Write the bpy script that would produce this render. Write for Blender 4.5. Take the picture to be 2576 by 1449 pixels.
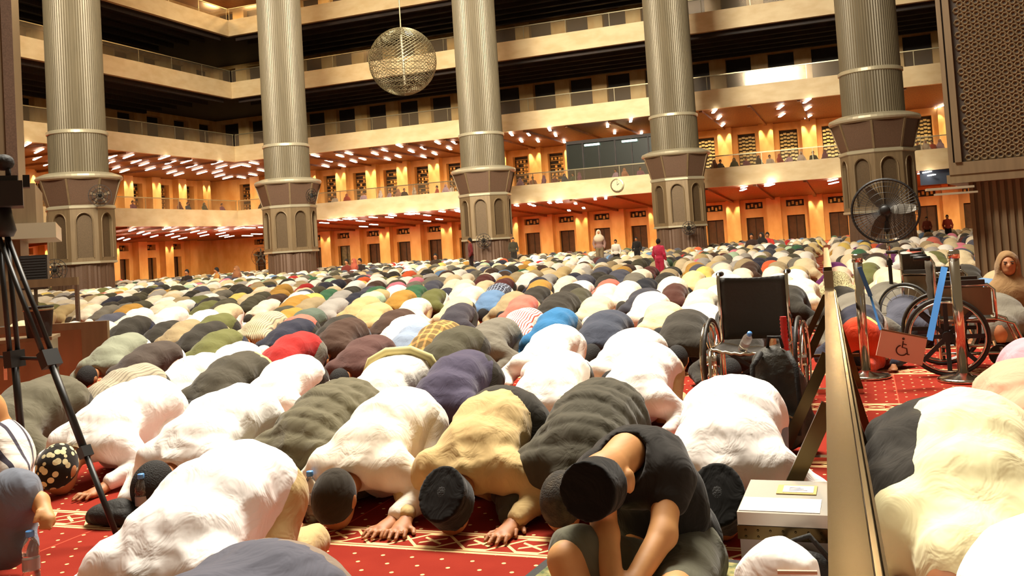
import bpy, math, random
import numpy as np
from mathutils import Matrix, Vector
# ------------------------------------------------------------------ clear
for o in list(bpy.data.objects): bpy.data.objects.remove(o, do_unlink=True)
scn = bpy.context.scene
COL = scn.collection
R = math.radians
random.seed(7); NR = np.random.RandomState(11)
# ------------------------------------------------------------------ camera
FPX = 2311.14; CX = 1288.0; CY = 521.56; EYE = 1.2
YAW, PIT, ROL = R(-20.7448), R(2.4023), R(-3.66037)
_F = np.array([math.sin(YAW)*math.cos(PIT), math.cos(YAW)*math.cos(PIT), math.sin(PIT)])
_r = np.array([math.cos(YAW), -math.sin(YAW), 0.0]); _u = np.cross(_r, _F)
_c, _s = math.cos(ROL), math.sin(ROL)
CM = np.array([_c*_r+_s*_u, -_s*_r+_c*_u, _F])
cam = bpy.data.cameras.new('camera'); camo = bpy.data.objects.new('camera', cam); COL.objects.link(camo)
cam.sensor_width = 36; cam.lens = 36*FPX/2576; cam.shift_y = -(724.5-CY)/2576
cam.clip_start = 0.05; cam.clip_end = 400
_m = Matrix((( CM[0][0], CM[1][0], -CM[2][0], 0), (CM[0][1], CM[1][1], -CM[2][1], 0), (CM[0][2], CM[1][2], -CM[2][2], EYE), (0, 0, 0, 1)))
camo.matrix_world = _m
scn.camera = camo
def ray(px, py): return CM.T @ np.array([(px-CX)/FPX, -(py-CY)/FPX, 1.0])
def atz(px, py, z=0.0):
    d = ray(px, py); t = (z-EYE)/d[2]; return Vector((d[0]*t, d[1]*t, z))
def aty(px, py, y):
    d = ray(px, py); t = y/d[1]; return Vector((d[0]*t, y, EYE+d[2]*t))
def atx(px, py, x):
    d = ray(px, py); t = x/d[0]; return Vector((x, d[1]*t, EYE+d[2]*t))
def atd(px, py, dep):
    d = ray(px, py)*dep; return Vector((d[0], d[1], EYE+d[2]))
def proj(p):
    q = CM @ (np.array(p)-np.array([0, 0, EYE])); return (CX+FPX*q[0]/q[2], CY-FPX*q[1]/q[2], q[2])
# ------------------------------------------------------------------ world, lights, exposure
scn.view_settings.view_transform = 'Standard'; scn.view_settings.look = 'None'
scn.view_settings.gamma = 1; scn.view_settings.use_curve_mapping = False
scn.view_settings.exposure = 0.0
w = bpy.data.worlds.new('hall_air'); scn.world = w; w.use_nodes = True
w.node_tree.nodes['Background'].inputs[0].default_value = (1.0, 0.72, 0.42, 1)
w.node_tree.nodes['Background'].inputs[1].default_value = 0.2
def area(name, loc, size, energy, color=(1, .9, .74), target=None, sy=None, spread=180):
    l = bpy.data.lights.new(name, 'AREA'); l.energy = energy; l.color = color; l.size = size; l.spread = R(spread)
    if sy: l.shape = 'RECTANGLE'; l.size_y = sy
    o = bpy.data.objects.new(name, l); COL.objects.link(o); o.location = loc
    d = Vector(target)-Vector(loc) if target is not None else Vector((0, 0, -1))
    o.rotation_euler = d.to_track_quat('-Z', 'Y').to_euler()
    return o
area('added_hall_light', (-3.0, 9.5, 13), 5, 5000, (1, .93, .80), (-1.8, 4.5, 0))  # unseen light added above the foreground to brighten the near rows
area('added_hall_light', (-14, 24, 30), 14, 10000, (1, .90, .74), (-14, 30, 0))  # broad unseen overhead light, put in for the whole hall
area('added_hall_light', (-14, 10, 22), 7, 5600, (1, .92, .74), (-44, 56, 10), spread=75)  # added light, aimed at the side wall's parapets
area('added_hall_light', (-10, 12, 22), 7, 6800, (1, .92, .74), (-16, 62, 10), spread=75)  # added light, aimed at the rear wall's parapets
area('added_hall_light', (-10, 20, 32), 3, 2500, (1, .97, .92), (-26, 48, 22), spread=60)  # added light, aimed high on the far columns
# ------------------------------------------------------------------ materials
def new_mat(name):
    m = bpy.data.materials.new(name); m.use_nodes = True; nt = m.node_tree
    return m, nt, nt.nodes['Principled BSDF']
def N(nt, t, **kw):
    n = nt.nodes.new(t)
    for k, v in kw.items():
        if k.startswith('i_'): n.inputs[int(k[2:])].default_value = v
        else: setattr(n, k, v)
    return n
def srgb(h):
    h = h.lstrip('#'); c = [int(h[i:i+2], 16)/255 for i in (0, 2, 4)]
    return tuple((x/12.92 if x <= .04045 else ((x+.055)/1.055)**2.4) for x in c)+(1,)
def mat(name, col, rough=.7, metal=0, noise=0.0, nscale=8, bump=0.0, bscale=40, col2=None, stretch=None, emis=None, estr=0, spec=.5, trans=0, alpha=1):
    m, nt, b = new_mat(name); c = srgb(col) if isinstance(col, str) else col
    b.inputs['Base Color'].default_value = c; b.inputs['Roughness'].default_value = rough; b.inputs['Metallic'].default_value = metal
    b.inputs['Specular IOR Level'].default_value = spec
    if trans: b.inputs['Transmission Weight'].default_value = trans
    if alpha < 1: b.inputs['Alpha'].default_value = alpha
    tc = N(nt, 'ShaderNodeTexCoord'); mp = N(nt, 'ShaderNodeMapping'); nt.links.new(tc.outputs['Object'], mp.inputs[0])
    if stretch: mp.inputs['Scale'].default_value = stretch
    if noise or col2:
        t = N(nt, 'ShaderNodeTexNoise'); t.inputs['Scale'].default_value = nscale; t.inputs['Detail'].default_value = 5
        nt.links.new(mp.outputs[0], t.inputs['Vector'])
        r = N(nt, 'ShaderNodeValToRGB'); nt.links.new(t.outputs[0], r.inputs[0])
        c2 = srgb(col2) if col2 else tuple(x*(1-noise) for x in c[:3])+(1,)
        r.color_ramp.elements[0].position = .35; r.color_ramp.elements[0].color = c2
        r.color_ramp.elements[1].position = .65; r.color_ramp.elements[1].color = c
        nt.links.new(r.outputs[0], b.inputs['Base Color'])
    if bump:
        t = N(nt, 'ShaderNodeTexNoise'); t.inputs['Scale'].default_value = bscale; t.inputs['Detail'].default_value = 4
        nt.links.new(mp.outputs[0], t.inputs['Vector'])
        bp = N(nt, 'ShaderNodeBump'); bp.inputs['Strength'].default_value = bump; bp.inputs['Distance'].default_value = .02
        nt.links.new(t.outputs[0], bp.inputs['Height']); nt.links.new(bp.outputs[0], b.inputs['Normal'])
    if emis:
        b.inputs['Emission Color'].default_value = srgb(emis) if isinstance(emis, str) else emis; b.inputs['Emission Strength'].default_value = estr
    return m
MT = {}
MT['marble'] = mat('beige_marble', '#d8c195', .5, nscale=.9, col2='#ccb183', stretch=(1, 1, 2.2), spec=.3)
MT['wallw'] = mat('honey_marble', '#e3bd7c', .5, nscale=1.2, col2='#d0a05c', stretch=(1, 1, .5))
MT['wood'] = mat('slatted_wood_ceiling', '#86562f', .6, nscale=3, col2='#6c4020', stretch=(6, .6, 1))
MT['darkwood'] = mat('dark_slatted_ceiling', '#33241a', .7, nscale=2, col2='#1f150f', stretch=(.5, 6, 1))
MT['panelcore'] = mat('tower_panel', '#3d3023', .6)
MT['opening'] = mat('dark_bronze_panel', '#2a1d14', .6, nscale=3, noise=.4)
MT['doorm'] = mat('brown_door_leaf', '#5b3d24', .6, nscale=3, noise=.3)
MT['green'] = mat('greenish_glass_panel', '#86876a', .35, nscale=4, noise=.5)
MT['brass'] = mat('gold_lattice', '#c79a55', .4, metal=.6)
MT['steelwave'] = mat('pale_wavy_lattice', '#c9c08e', .4, metal=.4)
MT['steel'] = mat('brushed_steel_cladding', '#665b46', .5, metal=.25, nscale=3, noise=.18, stretch=(3, 3, .2))
MT['brown'] = mat('bronze_clad_steel', '#7d684b', .5, metal=.3, nscale=4, noise=.18, stretch=(3, 3, .3))
MT['maroonsteel'] = mat('brown_perforated_steel', '#6b5240', .5, metal=.3, nscale=40, noise=.3)
MT['niche'] = mat('perforated_steel_niche', '#6b573f', .55, metal=.5, nscale=60, noise=.45)
MT['rim'] = mat('polished_rim', '#b6ac91', .35, metal=.5)
MT['chrome'] = mat('chrome', '#cfc8ba', .14, metal=1.0)
MT['rail'] = mat('brushed_rail_steel', '#57492f', .22, metal=1.0, nscale=1.3, noise=.45)  # darker, mottled colour stands in for reflections of an unbuilt dark dome
MT['black'] = mat('black_plastic', '#15120f', .5)
MT['blackcloth'] = mat('black_nylon', '#1b1814', .75, bump=.3, bscale=60)
MT['blackseat'] = mat('black_vinyl', '#2a241d', .55, bump=.15, bscale=30)
MT['tube'] = mat('lamp_tube', '#ffffff', .5, emis=(1, .93, .82, 1), estr=8)
MT['railm'] = mat('handrail', '#8f8468', .35, metal=.7)
MT['skin'] = mat('skin', '#b87c50', .6, nscale=6, col2='#a5693f')
MT['skin2'] = mat('warm_skin', '#d0995f', .6, nscale=6, col2='#bf8049')  # lighter, warmer skin tone for the two near seated figures
MT['hair'] = mat('black_hair', '#16110d', .8, bump=.6, bscale=160)
MT['greyhair'] = mat('greying_hair', '#4d4233', .85, bump=.6, bscale=160, nscale=30, col2='#2a231b')
MT['nail'] = mat('nail', '#d9a98a', .4)
MT['red'] = mat('red_grip', '#c22a25', .55)
MT['blue'] = mat('blue_ribbon', '#2f7ac4', .6)
MT['cap'] = mat('blue_bottle_cap', '#5c9ae0', .4)
MT['water'] = mat('clear_bottle', '#f3ece2', .05, trans=.93)
MT['lab'] = mat('bottle_label', '#c9c3c0', .4, trans=.5)
MT['white'] = mat('white_plastic', '#efe6dc', .5)
MT['signpink'] = mat('sign_board', '#d9b3a0', .6)
MT['ink'] = mat('sign_ink', '#4a2418', .7)
MT['gold'] = mat('gold_thread', '#d9a54a', .5)
def glassm(name, col, mixv):
    m = bpy.data.materials.new(name); m.use_nodes = True; nt = m.node_tree; nt.nodes.clear()
    o = N(nt, 'ShaderNodeOutputMaterial'); mx = N(nt, 'ShaderNodeMixShader'); t = N(nt, 'ShaderNodeBsdfTransparent'); g = N(nt, 'ShaderNodeBsdfPrincipled')
    g.inputs['Base Color'].default_value = srgb(col); g.inputs['Roughness'].default_value = .12; g.inputs['Metallic'].default_value = .3
    mx.inputs[0].default_value = mixv
    nt.links.new(t.outputs[0], mx.inputs[1]); nt.links.new(g.outputs[0], mx.inputs[2]); nt.links.new(mx.outputs[0], o.inputs[0])
    return m
MT['glass'] = glassm('tinted_glass', '#7d6a50', .22)
MT['boothglass'] = mat('booth_glass', '#1a1d14', .25, spec=.8)
MT['acrylic'] = mat('reflective_steel_panel', '#9a8468', .24, metal=.85, nscale=1.2, noise=.35, stretch=(3, 1, .4))
# cloth: colour is the object's own colour
def cloth(name, pattern=None, c2=None, scale=1, vcol=False):
    m, nt, b = new_mat(name); b.inputs['Roughness'].default_value = .85; b.inputs['Specular IOR Level'].default_value = .15
    b.inputs['Sheen Weight'].default_value = .15
    if vcol:
        oi = N(nt, 'ShaderNodeAttribute'); oi.attribute_name = 'dye'; src = oi.outputs['Color']
    else:
        oi = N(nt, 'ShaderNodeObjectInfo'); src = oi.outputs['Color']
    tc = N(nt, 'ShaderNodeTexCoord')
    if pattern:
        sx = N(nt, 'ShaderNodeSeparateXYZ'); nt.links.new(tc.outputs['Object'], sx.inputs[0])
        def line(sock, freq, wd):
            a = N(nt, 'ShaderNodeMath', operation='MULTIPLY', i_1=freq); nt.links.new(sock, a.inputs[0])
            f = N(nt, 'ShaderNodeMath', operation='FRACT'); nt.links.new(a.outputs[0], f.inputs[0])
            l = N(nt, 'ShaderNodeMath', operation='LESS_THAN', i_1=wd); nt.links.new(f.outputs[0], l.inputs[0]); return l.outputs[0]
        if pattern == 'stripe': fac = line(sx.outputs[0], 40*scale, .35)
        elif pattern == 'hoop': fac = line(sx.outputs[1], 14*scale, .22)
        elif pattern == 'plaid':
            a = line(sx.outputs[0], 13*scale, .3); c = line(sx.outputs[1], 13*scale, .3)
            ad = N(nt, 'ShaderNodeMath', operation='ADD'); nt.links.new(a, ad.inputs[0]); nt.links.new(c, ad.inputs[1])
            mu = N(nt, 'ShaderNodeMath', operation='MULTIPLY', i_1=.5); nt.links.new(ad.outputs[0], mu.inputs[0]); fac = mu.outputs[0]
        elif pattern == 'spots':
            v = N(nt, 'ShaderNodeTexVoronoi'); v.inputs['Scale'].default_value = 26*scale; nt.links.new(tc.outputs['Object'], v.inputs[0])
            l = N(nt, 'ShaderNodeMath', operation='LESS_THAN', i_1=.42); nt.links.new(v.outputs['Distance'], l.inputs[0]); fac = l.outputs[0]
        mx = N(nt, 'ShaderNodeMixRGB'); nt.links.new(fac, mx.inputs[0]); nt.links.new(src, mx.inputs[1]); mx.inputs[2].default_value = srgb(c2); src = mx.outputs[0]
    nt.links.new(src, b.inputs['Base Color'])
    t = N(nt, 'ShaderNodeTexNoise'); t.inputs['Scale'].default_value = 7; t.inputs['Detail'].default_value = 3; t.inputs['Distortion'].default_value = 1.6
    nt.links.new(tc.outputs['Object'], t.inputs['Vector'])
    mp = N(nt, 'ShaderNodeMapping'); mp.inputs['Scale'].default_value = (.8, 2.2, 1.6); mp.inputs['Rotation'].default_value = (0, 0, .5)
    nt.links.new(tc.outputs['Object'], mp.inputs[0]); t2 = N(nt, 'ShaderNodeTexNoise'); t2.noise_type = 'RIDGED_MULTIFRACTAL'; t2.inputs['Scale'].default_value = 3.2; t2.inputs['Detail'].default_value = 2
    t2.inputs['Distortion'].default_value = .8; nt.links.new(mp.outputs[0], t2.inputs['Vector'])
    ad2 = N(nt, 'ShaderNodeMath', operation='MULTIPLY_ADD', i_1=.16); nt.links.new(t2.outputs[0], ad2.inputs[0]); nt.links.new(t.outputs[0], ad2.inputs[2])
    bp = N(nt, 'ShaderNodeBump'); bp.inputs['Strength'].default_value = .45; bp.inputs['Distance'].default_value = .03
    nt.links.new(ad2.outputs[0], bp.inputs['Height']); nt.links.new(bp.outputs[0], b.inputs['Normal'])
    return m
MT['cloth'] = cloth('woven_cloth')
MT['crowdcloth'] = cloth('crowd_cloth', vcol=True)
MT['stripe'] = cloth('striped_cloth', 'stripe', '#8f8470')
MT['rstripe'] = cloth('red_striped_cloth', 'stripe', '#c4503a')
MT['hoop'] = cloth('hooped_cloth', 'hoop', '#4a4450')
MT['plaid'] = cloth('plaid_cloth', 'plaid', '#d9a85f')
MT['bplaid'] = cloth('blue_plaid_cloth', 'plaid', '#b9c4d8', 1.6)
MT['spots'] = cloth('spotted_cloth', 'spots', '#d9cfa0')
MT['leopard'] = cloth('leopard_cloth', 'spots', '#6b5c3c', 2.2)
def carpet():
    m, nt, b = new_mat('red_prayer_carpet'); b.inputs['Roughness'].default_value = .95; b.inputs['Specular IOR Level'].default_value = .1
    g = N(nt, 'ShaderNodeNewGeometry'); sx = N(nt, 'ShaderNodeSeparateXYZ'); nt.links.new(g.outputs['Position'], sx.inputs[0])
    X, Y = sx.outputs[0], sx.outputs[1]
    def M(op, a, b_=None, c_=None):
        n = N(nt, 'ShaderNodeMath', operation=op)
        for i, v in enumerate((a, b_, c_)):
            if v is None: continue
            if isinstance(v, (int, float)): n.inputs[i].default_value = v
            else: nt.links.new(v, n.inputs[i])
        return n.outputs[0]
    # band: one per row, its far edge at y = 3.60 + 1.5 k, 0.25 deep
    v = M('SUBTRACT', M('MULTIPLY', M('FRACT', M('DIVIDE', M('SUBTRACT', Y, 3.35), 1.5)), 1.5), 0.0)   # 0..0.25 inside the band
    inb = M('LESS_THAN', v, .25)
    def near(val, c, wd): return M('LESS_THAN', M('ABSOLUTE', M('SUBTRACT', val, c)), wd)
    def OR(*a):
        r = a[0]
        for x in a[1:]: r = M('MAXIMUM', r, x)
        return r
    lines = OR(near(v, .012, .009), near(v, .035, .006), near(v, .238, .009), near(v, .215, .006))
    u = M('MULTIPLY', M('ABSOLUTE', M('SUBTRACT', M('FRACT', M('DIVIDE', X, .22)), .5)), 2.0)   # triangle 0..1
    vc = M('DIVIDE', M('SUBTRACT', v, .125), .075)                                              # -1..1 inside the chain
    hexa = M('MINIMUM', M('MULTIPLY', u, 1.7), 1.0)
    chain = near(M('ABSOLUTE', vc), hexa, .14)
    cross = near(M('ABSOLUTE', vc), M('MULTIPLY', M('SUBTRACT', 1.0, u), 1.0), .12)
    chain = M('MULTIPLY', OR(chain, M('MULTIPLY', cross, M('GREATER_THAN', u, .55))), M('LESS_THAN', M('ABSOLUTE', vc), 1.12))
    cream = M('MULTIPLY', inb, OR(lines, chain))
    # dots
    row = M('FLOOR', M('DIVIDE', Y, .085)); off = M('MULTIPLY', M('MODULO', row, 2.0), .065)
    dx = M('SUBTRACT', M('FRACT', M('DIVIDE', M('ADD', X, off), .13)), .5); dy = M('SUBTRACT', M('FRACT', M('DIVIDE', Y, .085)), .5)
    dd = M('ADD', M('POWER', M('MULTIPLY', M('ABSOLUTE', dx), .13), 2.0), M('POWER', M('MULTIPLY', M('ABSOLUTE', dy), .085), 2.0))
    dots = M('MULTIPLY', M('LESS_THAN', dd, .0085**2), M('SUBTRACT', 1.0, inb))
    seam = near(M('FRACT', M('DIVIDE', M('ADD', X, 40.06), 1.2)), .5, .0035)
    nz = N(nt, 'ShaderNodeTexNoise'); nz.inputs['Scale'].default_value = 5; nt.links.new(g.outputs['Position'], nz.inputs['Vector'])
    base = N(nt, 'ShaderNodeMixRGB'); nt.links.new(nz.outputs[0], base.inputs[0]); base.inputs[1].default_value = srgb('#7e2014'); base.inputs[2].default_value = srgb('#942f20')
    m1 = N(nt, 'ShaderNodeMixRGB'); nt.links.new(seam, m1.inputs[0]); nt.links.new(base.outputs[0], m1.inputs[1]); m1.inputs[2].default_value = srgb('#c8503a')
    m2 = N(nt, 'ShaderNodeMixRGB'); nt.links.new(OR(cream, dots), m2.inputs[0]); nt.links.new(m1.outputs[0], m2.inputs[1]); m2.inputs[2].default_value = srgb('#e6c48c')
    nt.links.new(m2.outputs[0], b.inputs['Base Color'])
    fz = N(nt, 'ShaderNodeTexNoise'); fz.inputs['Scale'].default_value = 220; nt.links.new(g.outputs['Position'], fz.inputs['Vector'])
    bp = N(nt, 'ShaderNodeBump'); bp.inputs['Strength'].default_value = .3; bp.inputs['Distance'].default_value = .005
    nt.links.new(fz.outputs[0], bp.inputs['Height']); nt.links.new(bp.outputs[0], b.inputs['Normal'])
    return m
MT['carpet'] = carpet()
# ------------------------------------------------------------------ mesh helpers
def tag(o, label=None, cat=None, group=None, kind=None):
    if label: o['label'] = label
    if cat: o['category'] = cat
    if group: o['group'] = group
    if kind: o['kind'] = kind
    return o
def empty(name, loc, rz=0.0, label=None, cat=None, group=None):
    o = bpy.data.objects.new(name, None); COL.objects.link(o); o.location = loc; o.rotation_euler = (0, 0, rz)
    o.empty_display_size = .1
    return tag(o, label, cat, group)
def mesh_obj(name, V, Fc, m, parent=None, smooth=False, loc=None):
    me = bpy.data.meshes.new(name); me.from_pydata([tuple(v) for v in V], [], Fc)
    if smooth: me.polygons.foreach_set('use_smooth', [True]*len(me.polygons))
    me.materials.append(MT[m] if isinstance(m, str) else m)
    me.update()
    o = bpy.data.objects.new(name, me); COL.objects.link(o)
    if parent is not None: o.parent = parent
    if loc is not None: o.location = loc
    return o
class MB:
    def __init__(s): s.V = []; s.F = []
    def add(s, V, F):
        b = len(s.V); s.V += [tuple(v) for v in V]; s.F += [tuple(i+b for i in f) for f in F]; return s
    def box(s, x0, x1, y0, y1, z0, z1):
        return s.add([(x0,y0,z0),(x1,y0,z0),(x1,y1,z0),(x0,y1,z0),(x0,y0,z1),(x1,y0,z1),(x1,y1,z1),(x0,y1,z1)],
                     [(0,3,2,1),(4,5,6,7),(0,1,5,4),(1,2,6,5),(2,3,7,6),(3,0,4,7)])
    def obox(s, c, dx, dy, dz, M):      # oriented box: half sizes, rotation matrix
        c = Vector(c); P = []
        for z in (-1, 1):
            for (x, y) in ((-1,-1),(1,-1),(1,1),(-1,1)): P.append(c+M @ Vector((x*dx, y*dy, z*dz)))
        return s.add(P, [(0,3,2,1),(4,5,6,7),(0,1,5,4),(1,2,6,5),(2,3,7,6),(3,0,4,7)])
    def bar(s, a, b, w_, h_, up=(0, 0, 1)):
        a = Vector(a); b = Vector(b); d = (b-a); L = d.length; d.normalize(); u = Vector(up)
        x = d.cross(u)
        if x.length < 1e-4: x = d.cross(Vector((1, 0, 0)))
        x.normalize(); z = x.cross(d)
        M = Matrix((x, d, z)).transposed()
        return s.obox((a+b)/2, w_/2, L/2, h_/2, M)
    def tube(s, pts, r, n=10, cap=True, closed=False):
        pts = [Vector(p) for p in pts]; k = len(pts); rr = r if isinstance(r, (list, tuple)) else [r]*k
        V = []; F = []; prev = None
        for i, p in enumerate(pts):
            if closed: d = pts[(i+1) % k]-pts[i-1]
            else: d = pts[min(i+1, k-1)]-pts[max(i-1, 0)]
            d.normalize()
            if prev is None:
                x = d.cross(Vector((0, 0, 1)))
                if x.length < .05: x = d.cross(Vector((1, 0, 0)))
            else: x = prev-d*prev.dot(d)
            x.normalize(); prev = x; y = d.cross(x)
            for j in range(n):
                a = 2*math.pi*j/n; V.append(p+(x*math.cos(a)+y*math.sin(a))*rr[i])
        m_ = k if closed else k-1
        for i in range(m_):
            for j in range(n):
                a = i*n+j; b = i*n+(j+1) % n; c = ((i+1) % k)*n+(j+1) % n; d_ = ((i+1) % k)*n+j
                F.append((a, b, c, d_))
        if cap and not closed: F.append(tuple(range(n-1, -1, -1))); F.append(tuple((k-1)*n+j for j in range(n)))
        return s.add(V, F)
    def lathe(s, prof, n=24, c=(0, 0, 0), a0=0.0, flute=0.0, nfl=0):
        V = []; F = []
        for (r, z) in prof:
            for j in range(n):
                a = a0+2*math.pi*j/n; rr = r
                if flute: rr = r*(1-flute*(.5-.5*math.cos(a*nfl)))
                V.append((c[0]+rr*math.cos(a), c[1]+rr*math.sin(a), c[2]+z))
        k = len(prof)
        for i in range(k-1):
            for j in range(n): F.append((i*n+j, i*n+(j+1) % n, (i+1)*n+(j+1) % n, (i+1)*n+j))
        F.append(tuple(range(n-1, -1, -1))); F.append(tuple((k-1)*n+j for j in range(n)))
        return s.add(V, F)
    def ell(s, c, r, n=14, m_=10, M=None):
        V = []; F = []; c = Vector(c)
        for i in range(1, m_):
            t = math.pi*i/m_
            for j in range(n):
                a = 2*math.pi*j/n; v = Vector((r[0]*math.sin(t)*math.cos(a), r[1]*math.sin(t)*math.sin(a), r[2]*math.cos(t)))
                V.append(c+(M @ v if M else v))
        t0 = Vector((0, 0, r[2])); V.append(c+(M @ t0 if M else t0)); V.append(c-(M @ t0 if M else t0))
        for i in range(m_-2):
            for j in range(n): F.append((i*n+j, (i+1)*n+j, (i+1)*n+(j+1) % n, i*n+(j+1) % n))
        T = len(V)-2
        for j in range(n): F.append((T, j, (j+1) % n)); F.append((T+1, (m_-2)*n+(j+1) % n, (m_-2)*n+j))
        return s.add(V, F)
    def prism(s, poly, z0, z1):
        k = len(poly); V = [(x, y, z0) for x, y in poly]+[(x, y, z1) for x, y in poly]
        F = [tuple(range(k-1, -1, -1)), tuple(range(k, 2*k))]+[(i, (i+1) % k, k+(i+1) % k, k+i) for i in range(k)]
        return s.add(V, F)
    def out(s, name, m, parent=None, smooth=False, loc=None): return mesh_obj(name, s.V, s.F, m, parent, smooth, loc)
# ------------------------------------------------------------------ the setting
FT = {1: 5.78, 2: 11.38, 3: 16.99, 4: 22.47}; FB = {1: 4.43, 2: 10.02, 3: 15.57, 4: 21.06}
XL = -50.4; YB = 66.0; XR = 16.0; YN = 30.0
b = MB().box(-68, 20, -3, 84, -.3, 0); b.out('floor', 'carpet')['kind'] = 'structure'
def st(o): o['kind'] = 'structure'; return o
th = .35
BK = {0: 81, 1: 79, 2: 77, 3: 77, 4: 77}; LK = {0: -65.5, 1: -63.5, 2: -61, 3: -61, 4: -61}
for L in (1, 2, 3, 4):
    st(MB().box(XL, XR, YB, YB+th, FB[L], FT[L]).out('parapet_back', 'marble'))
    st(MB().box(XL-th, XL, YN, YB+th, FB[L], FT[L]).out('parapet_left', 'marble'))
    # slab behind the parapet: the gallery floor and the ceiling of the gallery below
    below = L-1
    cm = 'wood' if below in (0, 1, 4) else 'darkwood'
    zc = FB[L]+.02; bk = BK[below]; lk = LK[below]; zb = {0: 3.80, 1: 9.92}.get(below, FB[L]+.3)
    # ceiling as one L-shaped sheet of real thickness, sloping gently to the rear walls
    P = [(XR, YB+th, zc), (XL-th, YB+th, zc), (XL-th, YN, zc), (lk-1, YN, zb), (lk-1, bk+1, zb), (XR, bk+1, zb)]
    V = P+[(x, y, FT[L]-.2) for x, y, z in P]
    F = [(0, 1, 4, 5), (1, 2, 3, 4), (6, 11, 10, 7), (7, 10, 9, 8), (0, 6, 7, 1), (1, 7, 8, 2), (2, 8, 9, 3), (3, 9, 10, 4), (4, 10, 11, 5), (5, 11, 6, 0)]
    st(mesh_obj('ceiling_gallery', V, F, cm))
    # ribs of the slatted ceiling
    r = MB(); step = 1.7 if below in (2, 3) else 3.4
    if below in (2, 3):
        k = YB+.9
        while k < bk-.5:
            r.box(XL, XR, k, k+.35, zc-.28, zc+.25); k += step
        k = XL-.9-.35
        while k > lk+.5:
            r.box(k, k+.35, YN, YB, zc-.28, zc+.25); k -= step
    else:
        k = -47.4
        while k < XR-1:
            a = Vector((k, YB+.4, zc-.05)); c = Vector((k, bk, zb-.05)); r.bar(a, c, .22, .2); k += 3.38
        k = 32.
        while k < YB:
            r.bar((XL-.4, k, zc-.05), (lk, k, zb-.05), .22, .2); k += 3.6
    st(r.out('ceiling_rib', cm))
zt = 27.2
st(MB().box(lk-1, XR, YN, 79, zt, zt+.4).out('ceiling_gallery', 'wood'))
# handrails with glass
for L in (1, 2, 3, 4):
    zr = FT[L]+(.85 if L == 1 else 1.02)
    t = empty('balcony_railing', (XL, YB+.15, FT[L]), 0, 'thin metal handrail over clear glass on the '+{1:'lowest',2:'second',3:'third',4:'topmost'}[L]+' balcony of the rear wall', 'railing', 'balcony railings')
    h = MB().bar((0, 0, zr-FT[L]), (XR-XL, 0, zr-FT[L]), .09, .07); h.out('handrail', 'railm', t)
    for k in range(0, 20): MB().box(k*3.4-.02, k*3.4+.02, -.02, .02, 0, zr-FT[L]).out('post', 'railm', t)
    MB().box(.02, XR-XL, -.01, .01, 0, zr-FT[L]-.05).out('glass_panel', 'glass', t)
    t = empty('balcony_railing', (XL-.15, YN, FT[L]), 0, 'thin metal handrail over clear glass on the '+{1:'lowest',2:'second',3:'third',4:'topmost'}[L]+' balcony of the side wall', 'railing', 'balcony railings')
    h = MB().bar((0, 0, zr-FT[L]), (0, YB-YN+.1, zr-FT[L]), .09, .07); h.out('handrail', 'railm', t)
    for k in range(0, 11): MB().box(-.02, .02, k*3.6-.02, k*3.6+.02, 0, zr-FT[L]).out('post', 'railm', t)
    MB().box(-.01, .01, 0, YB-YN, 0, zr-FT[L]-.05).out('glass_panel', 'glass', t)
# rear gallery walls: piers 3.38 m apart, openings between them
OPX = [-49.1+3.38*k for k in range(-3, 20)]
OPY = [28.7+3.6*k for k in range(0, 14)]+[79.0, 82.7][:0]
dn = wn = 0
def opening_wall(name, axis, pos, centres, lo, hi, z0, z1, ow, oz0, oz1, extra=None):
    """wall slab with rectangular openings; axis 'x' runs along x at y=pos, 'y' runs along y at x=pos"""
    m = MB(); e = []
    cs = sorted(c for c in centres if lo+ow/2 < c < hi-ow/2); last = lo
    def bx(a, b_, za, zb_):
        if axis == 'x': m.box(a, b_, pos, pos+.9, za, zb_)
        else: m.box(pos-.9, pos, a, b_, za, zb_)
    for c in cs:
        bx(last, c-ow/2, z0, z1); last = c+ow/2
        segs = [(z0, oz0), (oz1, z1)] if extra is None else [(z0, oz0), (oz1, extra[0]), (extra[1], z1)]
        for za, zb_ in segs:
            if zb_-za > .01: bx(c-ow/2, c+ow/2, za, zb_)
    bx(last, hi, z0, z1)
    st(m.out(name, 'wallw')); return cs
def pilasters(axis, pos, centres, z0, z1, wd, dp):
    m = MB()
    for c in centres:
        if axis == 'x': m.box(c-wd/2, c+wd/2, pos-dp, pos+.02, z0, z1)
        else: m.box(pos-.02, pos+dp, c-wd/2, c+wd/2, z0, z1)
    st(m.out('wall_pilaster', 'wallw'))
PX = [c+1.69 for c in OPX]; PY = [c+1.8 for c in OPY]
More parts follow.
